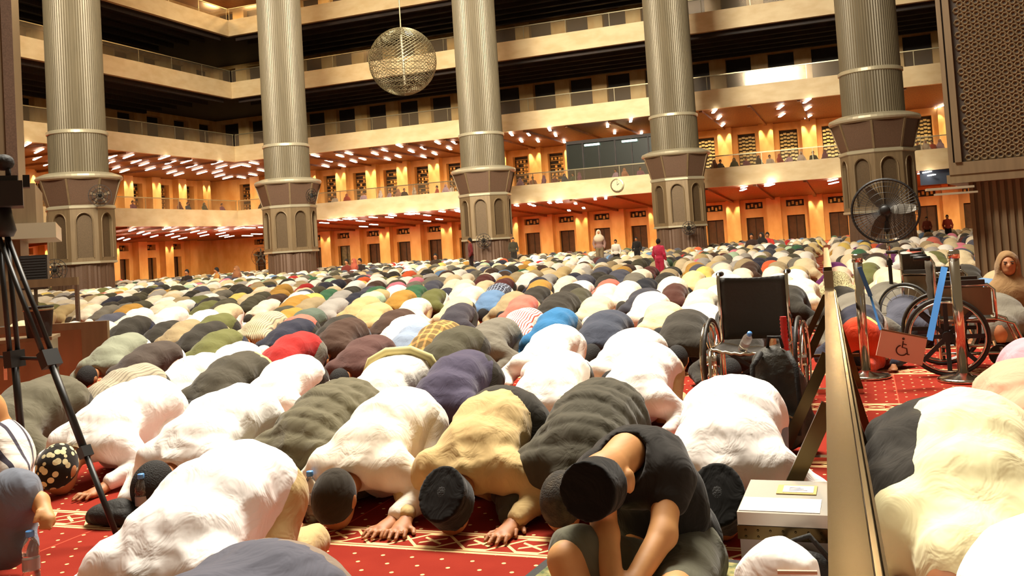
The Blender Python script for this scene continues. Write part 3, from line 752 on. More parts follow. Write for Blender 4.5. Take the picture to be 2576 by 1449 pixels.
def hair_mesh(h, m='hair'):
    def fn(g):
        d = ell_(g, (0, -.668, .14), (.086, .104, .116), HM)
        # leave the face (towards the carpet) and the ears free
        f = (g[..., 2]-.075)+(-(g[..., 1]+.66))*.35
        return np.maximum(np.maximum(d, -f), (g[..., 1]+.585))
    return sdf_mesh('hair', fn, (-.12, -.80, .0), (.12, -.5, .28), h, m)
def cap_mesh(h, m, style='peci'):
    def fn(g):
        if style == 'peci':
            c0 = np.array((0, -.69, .15)); a = np.array((0, -.80, .55)); a = a/np.linalg.norm(a)
            a = np.array((0, -.83, .56)); a /= np.linalg.norm(a)
            q = g-c0.astype(np.float32); t = q @ a.astype(np.float32); rad = q-t[..., None]*a.astype(np.float32)
            rr = np.sqrt((rad[..., 0]/.088)**2+((rad[..., 1]**2+rad[..., 2]**2)/.105**2))
            return np.maximum((rr-1)*.09, np.abs(t-.01)-.06)-.008
        d = ell_(g, (0, -.672, .143), (.09, .108, .120), HM)
        cut = (g[..., 1]+.60)-(g[..., 2]-.12)*.5
        return np.maximum(np.maximum(d, cut), -(g[..., 2]-.045)-(g[..., 1]+.72)*0)
    return sdf_mesh('cap', fn, (-.14, -.86, .0), (.14, -.5, .32), h, m)
BH = sujud_body(.0075); BL = sujud_body(.028, False)
HAIR = hair_mesh(.009); GHAIR = hair_mesh(.0088, 'greyhair'); LHAIR = hair_mesh(.02)
CAPK = cap_mesh(.008, 'cloth'); CAPR = cap_mesh(.009, 'cloth', 'round'); LCAP = cap_mesh(.022, 'cloth', 'round')
TRH = [trousers(s_, .0125) for s_ in (3, 8)]+[trousers(5, .0125, 1.1)]
TRL = [trousers(s_, .026) for s_ in (1, 2)]
GL = {k: [garment(k, 20+i*7+len(k), .024, .009, (1.0, 1.1)[i % 2]) for i in range(n_)] for k, n_ in (('shirt', 3), ('thobe', 2), ('jacket', 1), ('robe', 2), ('short', 1))}
PEOPLE = []       # (x, y) of everybody already placed
WHITE, CREAM, BEIGE, KHAKI, TAUPE, OLIVE, DOL, BLK, GREY, LGREY, NAVY, SLATE, BLUE, MAR, RED, SAL, MUS, YEL, GRN, MINT, BRN, PINK, PUR, ORG = ('#f7efe2', '#efe0c4', '#d9c49b', '#cbb07a', '#a8936e', '#6b6b3c', '#4c4735', '#37322a', '#756e60', '#aaa39a', '#2f2f3c', '#4f4f5a', '#6685a8', '#5a2c28', '#b02a26', '#d4705e', '#b98a3c', '#e8c96a', '#3f6b4a', '#bcd6b4', '#4a3428', '#d87a8c', '#6a2c62', '#dd5f33')  # black is lifted to carry the hall's washed-out haze in the dye
CN = {WHITE: 'white', CREAM: 'cream', BEIGE: 'beige', KHAKI: 'khaki', TAUPE: 'taupe', OLIVE: 'olive', DOL: 'dark olive', BLK: 'black', GREY: 'grey', LGREY: 'pale grey', NAVY: 'navy', SLATE: 'slate', BLUE: 'blue', MAR: 'maroon', RED: 'red', SAL: 'salmon', MUS: 'mustard', YEL: 'yellow', GRN: 'green', MINT: 'mint', BRN: 'brown', PINK: 'pink', PUR: 'purple', ORG: 'orange'}
def worshipper(x, y, rz, label, kind='shirt', col=WHITE, tcol=BLK, head='hair', seed=1, sc=1.0, gm=None, capcol=BLK, amp=.011, wide=1.0, tb=0, hires=.0125, capm=None, glabel=None):
    t = place('person', BH, loc=(x, y, 0)); t.rotation_euler = (0, 0, rz); t.scale = (sc, sc, sc)
    tag(t, label, 'person', 'worshippers bowed down in prayer')
    g = place({'thobe': 'robe', 'jacket': 'jacket', 'robe': 'veil'}.get(kind, 'shirt'), garment(kind, seed, hires, amp, wide), t, col=col, m=gm)
    if kind not in ('robe',): place('trousers', TRH[tb], t, col=tcol)
    if head == 'peci': place('hair', HAIR, t); place('cap', CAPK, t, col='#14110e', m=capm)
    elif head == 'round': place('hair', HAIR, t); place('cap', CAPR, t, col=capcol, m=capm)
    elif head == 'grey': place('hair', GHAIR, t)
    elif head == 'hair': place('hair', HAIR, t)
    PEOPLE.append((x, y)); return t
def hip(px, py, z=.5): p = atz(px, py, z); return p.x, p.y
x, y = hip(190, 952); worshipper(x, 4.55, R(6), 'bowed man in dark grey-olive clothes behind the tripod, leftmost of the front row', 'shirt', '#625c4a', BLK, 'hair', 3, 1.12, wide=1.1)  # dark shirt and jackets of this row have haze mixed into their colour
x, y = hip(400, 955); worshipper(-4.22, 4.55, R(2), 'bowed man in white robe with black and cream flowered round cap', 'thobe', '#fbf6ef', WHITE, 'round', 9, 1.08, capcol='#201a12', capm='spots', wide=1.1)
worshipper(-3.31, 4.28, R(0), 'bowed man in white robe, dark hair, beside the blue-capped bottle and small black bag', 'thobe', '#fbf6ef', WHITE, 'hair', 15, 1.06, wide=1.15)
worshipper(-2.72, 4.42, R(-2), 'bowed man in grey-olive quilted jacket between two men in white', 'jacket', '#6a634c', BLK, 'hair', 21, 1.03)
worshipper(-2.27, 4.22, R(1), 'bowed man in cream robe with dark round cap, right of the grey-olive jacket', 'thobe', '#f8eedb', WHITE, 'round', 27, 1.04, capcol='#2c2418', wide=1.0)
worshipper(-1.73, 4.24, R(2), 'bowed man in khaki-beige shirt, black trousers and black velvet cap', 'short', '#d2b47c', BLK, 'peci', 33, 1.04, amp=.016, tb=2)
worshipper(-1.24, 4.32, R(0), 'bowed grey-haired man in charcoal quilted jacket beside the khaki-beige shirt', 'jacket', '#4a4537', BLK, 'grey', 39, 1.03)
worshipper(-.62, 4.38, R(2), 'bowed man in white shirt with black cap beside the metal case', 'shirt', '#fbf3ec', '#8495a4', 'peci', 45, 1.08, wide=1.12)
worshipper(-2.23, 2.86, R(5), 'large bowed man in white shirt and khaki sides, nearest in the foreground', 'shirt', '#fdf8f4', KHAKI, 'hair', 51, 1.08, wide=1.04, tb=0)
worshipper(-1.40, 1.86, R(-8), 'bowed person in slate-blue shirt and grey-brown trousers at the bottom edge', 'shirt', '#5a5a66', '#8a7868', 'hair', 57, 1.06, wide=1.2, tb=2)
q_ = worshipper(.24, 3.62, R(-5), 'bowed person in pale yellow veil over black robe, just right of the steel barrier', 'thobe', '#2a251e', BLK, 'none', 63, 1.14, wide=1.32)
v_ = place('veil', garment('robe', 64, .0125, .011, .98), q_, loc=(.05, -.05, .035), col='#f7efbe'); v_.scale = (1.0, .92, 1.0)
worshipper(.38, 2.28, R(0), 'bowed person in bright white shirt in the bottom right corner', 'thobe', '#fffaf4', WHITE, 'none', 69, 1.12, wide=1.1)
worshipper(.64, 4.85, R(0), 'bowed person in salmon veil at the right edge', 'robe', '#e5a888', BLK, 'none', 81, 1.06)
worshipper(.86, 5.95, R(0), 'bowed person in pale pink veil at the right edge behind the salmon veil', 'robe', '#d99aa4', BLK, 'none', 87, 1.0)
# second row, still large enough for their own folds
ROW2 = [(-5.15, 5.5, 'shirt', '#b3a78e', 'stripe', 'bowed man in finely striped taupe shirt at the far left of the second row', 'hair'), (-5.0, 6.05, 'thobe', '#f3e8d6', None, 'bowed man in cream-white robe in the second row beside dark grey shirt', 'none'),
 (-4.55, 5.95, 'shirt', '#4a4437', None, 'bowed man in dark charcoal shirt and khaki trousers in the second row', 'hair'), (-4.0, 5.85, 'thobe', '#fbf4ea', None, 'bowed man in white robe with small white cap, second row', 'round'),
 (-3.08, 5.75, 'shirt', '#f8f1e4', None, 'bowed man in white shirt with a yellow band, second row', 'none'), (-2.58, 5.75, 'shirt', '#4a4358', None, 'bowed man in purple-navy shirt in the second row', 'hair'),
 (-1.95, 5.85, 'vest', '#fbf5ec', None, 'bowed man in plain white vest beside the purple-navy shirt', 'grey'), (-1.38, 6.0, 'shirt', '#fbf5ec', None, 'bowed man in long white shirt in front of the wheelchair', 'hair')]
for i, (x, y, k, c, gm, lb, hd) in enumerate(ROW2):
    worshipper(x, y, R((i*37 % 7)-3), lb, k, c, KHAKI if i in (2, 7) else BLK, hd, 100+i*5, 1.0+.02*(i % 3), gm=gm, capcol='#f3ead8', hires=.016, wide=1.05, tb=i % 3)
# yellow band on the fourth
o = MB(); q = [o_ for o_ in bpy.data.objects if o_.get('label', '').startswith('bowed man in white shirt with a yellow')][0]
o.tube([(-.235, -.10, .33), (-.19, -.08, .45), (-.08, -.05, .508), (.08, 0, .512), (.19, .06, .45), (.23, .1, .34)], .03, 8); bb_ = o.out('sash', mat('yellow_sash', '#d6c98a', .8), q, smooth=True)
for v in bb_.data.vertices: pass
# ------------------------------------------------------------------ everyone else in the rows, from the photograph's humps: (x, y, colour, kind)
H = [(348,801,BLK,0),(326,843,'#8f917b',0),(431,799,BLK,0),(408,851,'#4b4038',0),(511,835,OLIVE,0),(607,804,SAL,0),(607,851,WHITE,1),(684,788,BEIGE,5),(698,812,NAVY,0),(524,774,WHITE,1),(442,774,WHITE,1),(359,777,WHITE,1),(538,812,BLK,0),(560,796,OLIVE,0),(262,799,MAR,0),(204,782,WHITE,0),(149,799,YEL,0),(132,782,WHITE,0),(290,788,TAUPE,0),(177,777,BLK,0),(166,763,LGREY,0),(240,765,CREAM,1),(284,766,GREY,0),(337,763,MUS,0),(395,746,CREAM,0),(400,765,BLK,0),(464,746,TAUPE,0),(439,738,BEIGE,0),(491,732,BLK,0),(442,724,CREAM,0),(533,737,WHITE,1),(574,755,DOL,0),(649,743,DOL,2),(533,754,OLIVE,0),(607,732,YEL,0),(635,735,BEIGE,0),(513,719,BEIGE,0),(475,719,MINT,0),(494,705,RED,0),(684,716,NAVY,0),(604,719,TAUPE,0),(616,694,WHITE,0),(646,702,OLIVE,0),(284,727,WHITE,0),(312,724,YEL,0),(351,727,GREY,0),(304,702,RED,0),(237,732,WHITE,1),(270,719,WHITE,0),
(723,766,DOL,0),(665,741,BRN,0),(786,774,'#5f6a5c',0),(795,749,TAUPE,0),(789,738,YEL,0),(850,749,LGREY,0),(866,730,LGREY,0),(833,710,WHITE,1),(756,701,WHITE,1),(764,713,TAUPE,0),(770,727,SLATE,0),(709,727,MUS,0),(844,686,WHITE,0),(921,694,SLATE,0),(905,692,WHITE,0),(888,716,BLK,0),(952,719,GRN,0),(941,735,MINT,0),(927,749,KHAKI,0),(950,762,KHAKI,1),(869,792,BLK,0),(921,786,BRN,0),(1018,731,MUS,0),(1026,753,CREAM,0),(1026,698,WHITE,1),(996,691,YEL,0),(1048,719,GRN,0),(1035,788,WHITE,0),(1059,801,'#8f9cb0',0),(1095,728,OLIVE,0),(1093,705,SLATE,0),(1109,697,GREY,0),(1145,702,CREAM,1),(1125,721,NAVY,0),(1170,719,CREAM,1),(1156,746,BEIGE,0),(1159,759,'#3e3a40',0),(1258,716,NAVY,6),(1240,730,BLUE,0),(1272,702,MAR,0),(1222,694,MAR,0),(1316,680,WHITE,0),(1245,788,TAUPE,0),(1325,771,WHITE,7),(938,829,'#5a3c36',0),(760,838,RED,0),(1115,807,'#7a6136',8),
(1428,695,CREAM,0),(1312,682,CREAM,0),(1384,680,BEIGE,0),(1356,697,NAVY,0),(1359,708,MUS,0),(1356,721,BLK,0),(1458,724,DOL,0),(1472,688,SLATE,0),(1527,694,BLK,2),(1560,680,SLATE,0),(1502,737,'#cfc0a0',0),(1580,714,CREAM,0),(1626,721,'#3c3b42',0),(1626,699,'#23242a',0),(1613,680,CREAM,0),(1637,739,'#f3e4d0',0),(1698,709,'#4f2e25',0),(1682,676,TAUPE,0),(1745,685,'#e8cf95',0),(1764,724,'#d8ccb0',0),(1764,757,'#f6e8da',0),(1726,779,BLK,0),(1820,678,WHITE,0),(1869,675,CREAM,0),(1847,700,KHAKI,0),(1406,781,'#2f6f9e',0),(1403,811,WHITE,0),(1530,782,'#3f4350',0),(1600,821,WHITE,0),
(2099,657,PUR,4),(2110,668,'#e8c3a2',4),(2104,681,'#c9bd8e',9),(2114,716,BLK,0),(2149,741,GREY,4),(2161,764,NAVY,0),(2154,649,CREAM,4),(2124,640,BLK,4),(2104,625,MUS,4),(2134,600,CREAM,4),(2229,673,'#eec4a0',4),(2202,648,'#e4dcc4',4),(2196,640,BLK,4),(2180,629,CREAM,4),(2304,598,WHITE,4),(2414,610,PINK,4),(2422,623,'#8f8a4c',4),(2428,640,YEL,4),(2425,664,BLK,4),(2285,733,SLATE,0),(2000,676,WHITE,0),(1960,690,CREAM,0),(1945,668,CREAM,0),(2350,612,BEIGE,4),(2390,600,MINT,4),(2330,628,WHITE,4)]
KD = {0: ('shirt', None), 1: ('thobe', None), 2: ('jacket', None), 4: ('robe', None), 5: ('shirt', 'stripe'), 6: ('shirt', 'bplaid'), 7: ('shirt', 'rstripe'), 8: ('shirt', 'plaid'), 9: ('robe', 'leopard')}
crowd = []
def clash(x, y, dx=.40, dy=.95):
    return any(abs(x-a) < dx and abs(y-b_) < dy for a, b_ in PEOPLE)
BLOCK = [(-1.45, -.15, 5.9, 7.3)]      # where the wheelchair and the backpack stand
PEOPLE.append((-.95, 7.75)); crowd.append((-.95, 7.75, BLK, 0))
H.sort(key=lambda q: (q[3] < 5, -q[1]))
for (px, py, c, k) in H:
    x, y = hip(px, py)
    q3 = proj((x, y, 0))
    if q3[0] < 330 and (abs(q3[2]-10.4) < 1.1 or q3[2] < 9 or abs(q3[2]-15) < 1.5): continue
    if any(a < x < b_ and c_ < y < d_ for a, b_, c_, d_ in BLOCK) or any(math.hypot(x-a, y-b_) < 2.3 for a, b_ in CPOS) or math.hypot(x-tl.x, y-tl.y) < 2.4 or (x > tr.x-.6 and y > tr.y-.9 and y < tr.y+3.6): continue
    for tries in range(3):
        if not clash(x, y, .36, .8): break
        x += random.uniform(-.15, .15); y += random.uniform(.15, .5)
    if clash(x, y, .30, .7): continue
    PEOPLE.append((x, y)); crowd.append((x, y, c, k))
PAL = [WHITE]*12+[CREAM]*12+[BEIGE]*8+[KHAKI]*4+[TAUPE]*8+[OLIVE]*3+[DOL]*8+[BLK]*8+[GREY]*6+[LGREY]*5+[NAVY]*4+[SLATE]*5+[BLUE, MAR, RED, SAL, MUS, MUS, YEL, GRN, MINT, BRN, BRN, PINK, ORG]
far = []
UPR = [atz(1505, 579, 1.66), atz(1182, 600, 1.64), atz(1290, 598, 1.66), atd(1655, 600, 24), atd(1548, 602, 36), atd(1600, 596, 40), atd(2382, 540, 44), atd(2330, 545, 46)]+[atd(px, 701-.0641*px+8, 48.0) for px in (470, 545, 595, 872, 890, 905, 1095, 1915, 1890, 1930)]+[Vector((0, 0, 0))]
def open_floor(x, y):
    if any(math.hypot(x-a, y-b_) < 2.4 for a, b_ in CPOS): return False
    if abs(x+.036*y) < .34: return False                      # the steel barrier runs here
    if any(a < x < b_ and c_ < y < d_ for a, b_, c_, d_ in BLOCK) or any(abs(x-p.x) < .75 and -.9 < y-p.y < 1.0 for p in UPR): return False
    if x > 0 and y < 13 and x > .2 and y < 9.6: return False          # clear aisle with the stanchions
    if math.hypot(x-tr.x-1.2, y-tr.y-1) < 2.6 or math.hypot(x-tl.x, y-tl.y) < 2.6: return False
    q1, q2, q3 = proj((x, y, 0)); 
    if q1 < 330 and (abs(q3-10.4) < 1.1 or abs(q3-8.3) < .8): return False
    if q1 < 230 and abs(q3-15) < 1.0: return False
    return True
row = 0
y = 7.3
while y < 63:
    x = -52+random.uniform(0, .5)
    while x < 14:
        x += random.uniform(.52, .66) if y < 30 else random.uniform(.56, .74)
        yy = y+random.uniform(-.14, .14)
        px, py, dep = proj((x, yy, .4))
        if dep < 1 or px < -60 or px > 2640: continue
        if x < -48.5 or not open_floor(x, yy) or random.random() < (.05 if y < 40 else .12): continue
        if y < 22 and clash(x, yy, .42, .9): continue
        right = x > -.036*yy
        c = random.choice(PAL if not right else PAL+[CREAM, WHITE, PINK, MINT, PUR, YEL]); k = 4 if (right and random.random() < .75) else random.choice([0, 0, 0, 1, 2, 0, 4 if y > 25 else 0])
        PEOPLE.append((x, yy)) if y < 22 else None
        far.append((x, yy, c, k))
    y += 1.5
far.sort(key=lambda q: math.hypot(q[0], q[1]))
n_more = max(0, 300-len([1 for o in bpy.data.objects if o.name.startswith('person')])-len(crowd)-12)
crowd += far[:n_more]; rest = far[n_more:]
crowd.sort(key=lambda q: (round((q[1]-4.4)/1.5), q[0]))
def cname(c):
    if c in CN: return CN[c]
    v = srgb(c)[:3]; return min(CN, key=lambda k: sum((a-b_)**2 for a, b_ in zip(srgb(k)[:3], v))) and CN[min(CN, key=lambda k: sum((a-b_)**2 for a, b_ in zip(srgb(k)[:3], v)))]
GN = {'shirt': 'shirt', 'thobe': 'robe', 'jacket': 'jacket', 'robe': 'veil', 'short': 'shirt'}
def zone(x, y):
    px = proj((x, y, .5))[0]
    if px > 2090: return 'right of the barrier'
    for lim, nm in ((420, 'below the first column'), (830, 'below the second column'), (1320, 'below the middle column'), (1800, 'below the fourth column')):
        if px < lim: return nm
    return 'behind the wheelchair'
used = {}
for i, (x, y, c, k) in enumerate(crowd):
    kind, gm = KD[k]; rg = random.Random(i*13+5)
    tnm = place('person', BL, loc=(x, y, 0)); t = tnm; sc = .95+.12*rg.random(); t.scale = (sc*(1+.1*rg.random()), sc, sc*(.96+.1*rg.random())); t.rotation_euler = (0, 0, R(rg.uniform(-7, 7)))
    lst = GL[kind]; me = lst[rg.randrange(len(lst))]
    cc = srgb(c) if isinstance(c, str) else c
    place({'thobe': 'robe', 'jacket': 'jacket', 'robe': 'veil'}.get(kind, 'shirt'), me, t, col=cc, m=gm)
    if kind not in ('robe', 'thobe'): place('trousers', TRL[i % 2], t, col=rg.choice([BLK, BLK, GREY, KHAKI, NAVY, WHITE]))
    if kind != 'robe':
        if rg.random() < .35: place('cap', LCAP, t, col=rg.choice([BLK, WHITE, CREAM, BLK]))
        else: place('hair', LHAIR, t)
    near = sorted(((abs(q[0]-x), q) for q in crowd if q is not crowd[i] and abs(q[1]-y) < .9), key=lambda v: v[0])
    L_ = next((cname(q[2]) for d_, q in near if q[0] < x), 'nobody'); R_ = next((cname(q[2]) for d_, q in near if q[0] > x), 'nobody')
    base = 'bowed person in %s%s %s between %s and %s %s' % ({'stripe': 'striped ', 'rstripe': 'red-striped ', 'plaid': 'plaid ', 'bplaid': 'checked ', 'leopard': 'spotted '}.get(gm, ''), cname(c), GN[kind], L_, R_, zone(x, y))
    used[base] = used.get(base, 0)+1
    if used[base] == 2: base = base.replace('bowed person', 'farther bowed person')
    elif used[base] == 3: base = base.replace('bowed person', 'still farther bowed person')
    tag(t, base, 'person', 'worshippers bowed down in prayer')
# the many hundred beyond them, as one crowd
def low(kind):
    me = garment(kind, 4, .052, .006); n_ = len(me.vertices); v = np.empty(n_*3, np.float32); me.vertices.foreach_get('co', v)
    f = np.array([p.vertices[:] for p in me.polygons]); bpy.data.meshes.remove(me); return v.reshape(-1, 3), f
LOWM = [low('thobe'), low('robe')]
VV, FF, CC = [], [], []; nb = 0
for (x, y, c, k) in rest:
    v, f = LOWM[1 if k == 4 else 0]; a = random.uniform(-.15, .15); s_ = random.uniform(.95, 1.15)
    rot = np.array(((math.cos(a), math.sin(a), 0), (-math.sin(a), math.cos(a), 0), (0, 0, 1)))
    VV.append(v @ rot*(s_, s_, s_*random.uniform(.9, 1.1))+(x, y, 0)); FF.append(f+nb); nb += len(v)
    cc = srgb(c) if isinstance(c, str) else c
    CC.append(np.tile(np.array(cc), (len(v), 1)))
VV = np.concatenate(VV); FF = np.concatenate(FF); CC = np.concatenate(CC)
me = bpy.data.meshes.new('distant_crowd'); me.vertices.add(len(VV)); me.vertices.foreach_set('co', VV.astype(np.float32).ravel())
me.loops.add(len(FF)*4); me.loops.foreach_set('vertex_index', FF.astype(np.int32).ravel()); me.polygons.add(len(FF)); me.polygons.foreach_set('loop_start', np.arange(len(FF), dtype=np.int32)*4)
me.polygons.foreach_set('use_smooth', np.ones(len(FF), bool)); me.update(calc_edges=True)
at = me.attributes.new('dye', 'FLOAT_COLOR', 'POINT'); at.data.foreach_set('color', CC.astype(np.float32).ravel()); me.materials.append(MT['crowdcloth'])
o = bpy.data.objects.new('distant_crowd', me); COL.objects.link(o); tag(o, 'dense sea of distant bowed worshippers filling the hall up to the far columns', 'crowd', kind='stuff')
print('INDIVIDUALS', len(crowd), 'REST', len(rest), 'VERTS', nb)
# ------------------------------------------------------------------ seated man in black T-shirt, front
def local_mesh(name, org, prims, k, h, m, parent, extra=None, col=None, amp=0, seed=1, cut=None, pad=.12):
    prs = []
    pts = []
    for p in prims:
        q = list(p)
        if p[0] == 'c': q[1] = tuple(Vector(p[1])-org); q[2] = tuple(Vector(p[2])-org); pts += [q[1], q[2]]; r = max(p[3], p[4])
        else: q[1] = tuple(Vector(p[1])-org); pts.append(q[1]); r = max(p[2])
        prs.append(tuple(q)); pts += [tuple(Vector(q[1])+Vector((r, r, r))), tuple(Vector(q[1])-Vector((r, r, r)))]
        if p[0] == 'c': pts += [tuple(Vector(q[2])+Vector((r, r, r))), tuple(Vector(q[2])-Vector((r, r, r)))]
    A = np.array(pts); lo = A.min(0)-.03; hi = A.max(0)+.03; lo[2] = max(lo[2], .002-org.z)
    def fn(g):
        d = blend(g, prs, k)
        if amp: d = d+folds(g, seed, amp)
        if cut: d = cut(g, d)
        return d
    return place(name, sdf_mesh(name, fn, lo, hi, h, m), parent, col=col)
D = lambda px, py, d: atd(px, py, d)
org = D(1680, 1400, 3.2); org.z = 0
headM = np.array(Matrix.Rotation(R(-20), 3, 'Z') @ Matrix.Rotation(R(-38), 3, 'X'))
hc = D(1512, 1218, 2.84)
Sr, Sl = D(1682, 1200, 2.98), D(1505, 1195, 3.02)
El_r, El_l = D(1668, 1345, 2.82), D(1522, 1345, 2.80)
Wr, Wl_ = D(1590, 1470, 2.66), D(1545, 1490, 2.62)
P = [('e', hc, (.076, .088, .098), headM), ('c', D(1538, 1175, 2.9), D(1575, 1140, 3.02), .058, .066), ('c', Sr, El_r, .05, .042), ('c', El_r, Wr, .043, .03, .02), ('c', Sl, El_l, .05, .042), ('c', El_l, Wl_, .043, .03, .02),
     ('e', D(1584, 1210, 2.84), (.016, .03, .038), None, .006), ('e', D(1640, 1290, 3.14), (.13, .11, .18)), ('c', D(1425, 1410, 2.72), D(1475, 1560, 2.62), .058, .05), ('c', D(1640, 1430, 3.0), D(1440, 1415, 2.75), .07, .06),
     ('c', D(1730, 1400, 3.1), D(1700, 1500, 2.65), .07, .06)]
def wpr(pl, W_, ang):          # a hand with palm, four fingers and thumb hanging from wrist
    d = Vector((math.sin(ang), -math.cos(ang), -.5)).normalized(); sx_ = d.cross(Vector((0, 0, 1))).normalized(); P_ = [('c', W_, W_+d*.07, .028, .03, .02)]
    for i, l in ((-1.5, .05), (-.5, .062), (.5, .058), (1.5, .045)):
        a = W_+d*.085+sx_*i*.018; P_ += [('c', a, a+d*l*.5, .01, .0095, .006), ('c', a+d*l*.5, a+d*l*.8+Vector((0, 0, -.02)), .0095, .008, .006)]
    a = W_+d*.02-sx_*.025; P_ += [('c', a, a+d*.05-sx_*.02, .012, .009, .008)]
    return P_
P += wpr(None, Wr, -.4)+wpr(None, Wl_, .5)
man = local_mesh('person', org, P, .03, .0085, 'skin2', None); man.location = org
tag(man, 'seated man in black T-shirt and black velvet cap bending forward over his lap', 'person')
SP = [('e', D(1600, 1178, 3.08), (.17, .15, .13)), ('e', D(1655, 1270, 3.16), (.18, .15, .19)), ('e', D(1690, 1350, 3.25), (.18, .15, .16)), ('c', Sl, Sr, .082, .088), ('c', Sr, D(1676, 1252, 2.93), .085, .072, .03), ('c', Sl, D(1512, 1262, 2.93), .078, .068, .03), ('c', D(1590, 1150, 3.06), D(1640, 1165, 3.1), .1, .12)]
nk = tuple(D(1530, 1190, 2.86)-org); nb_ = tuple(D(1575, 1142, 3.0)-org)
local_mesh('shirt', org, SP, .05, .011, 'cloth', man, col='#221e1a', amp=.010, seed=5, cut=lambda g, d: np.maximum(d, -cap_(g, nk, nb_, .10, .070)))  # T-shirt black raised a little for haze
local_mesh('trousers', org, [('e', D(1690, 1410, 3.22), (.2, .16, .14)), ('c', D(1745, 1385, 3.15), D(1715, 1500, 2.72), .105, .09), ('c', D(1640, 1440, 3.0), D(1452, 1398, 2.78), .10, .085), ('c', D(1452, 1398, 2.78), D(1500, 1500, 2.72), .085, .09)], .04, .012, 'cloth', man, col='#5f5d4c', amp=.012, seed=9)
capax = (D(1470, 1240, 2.72)-hc).normalized()
c0 = hc-org+capax*.052
ax_ = np.array(capax, np.float32)
local_mesh('cap', org, [('e', D(1492, 1228, 2.77), (.1, .1, .1))], .01, .007, 'cloth', man, col='#0d0b09', cut=lambda g, d: (lambda q, t: np.maximum((np.sqrt(((q-t[..., None]*ax_)**2).sum(-1))-.080), np.abs(t-.008)-.050)-.009)(g-np.array(c0, np.float32), (g-np.array(c0, np.float32)) @ ax_))
# prayer rug below him
p = atz(1600, 1440, 0)
t = empty('prayer_rug', (p.x, p.y-.35, 0), R(-6), 'small green-gold prayer rug with black edging under the seated man', 'rug')
MB().box(-.40, .44, -.6, .55, .001, .008).out('rug_border', 'blackcloth', t); MB().box(-.36, .40, -.56, .51, .008, .011).out('rug_field', mat('rug_gold', '#a89a5c', .9, nscale=30, col2='#4e5a34'), t)
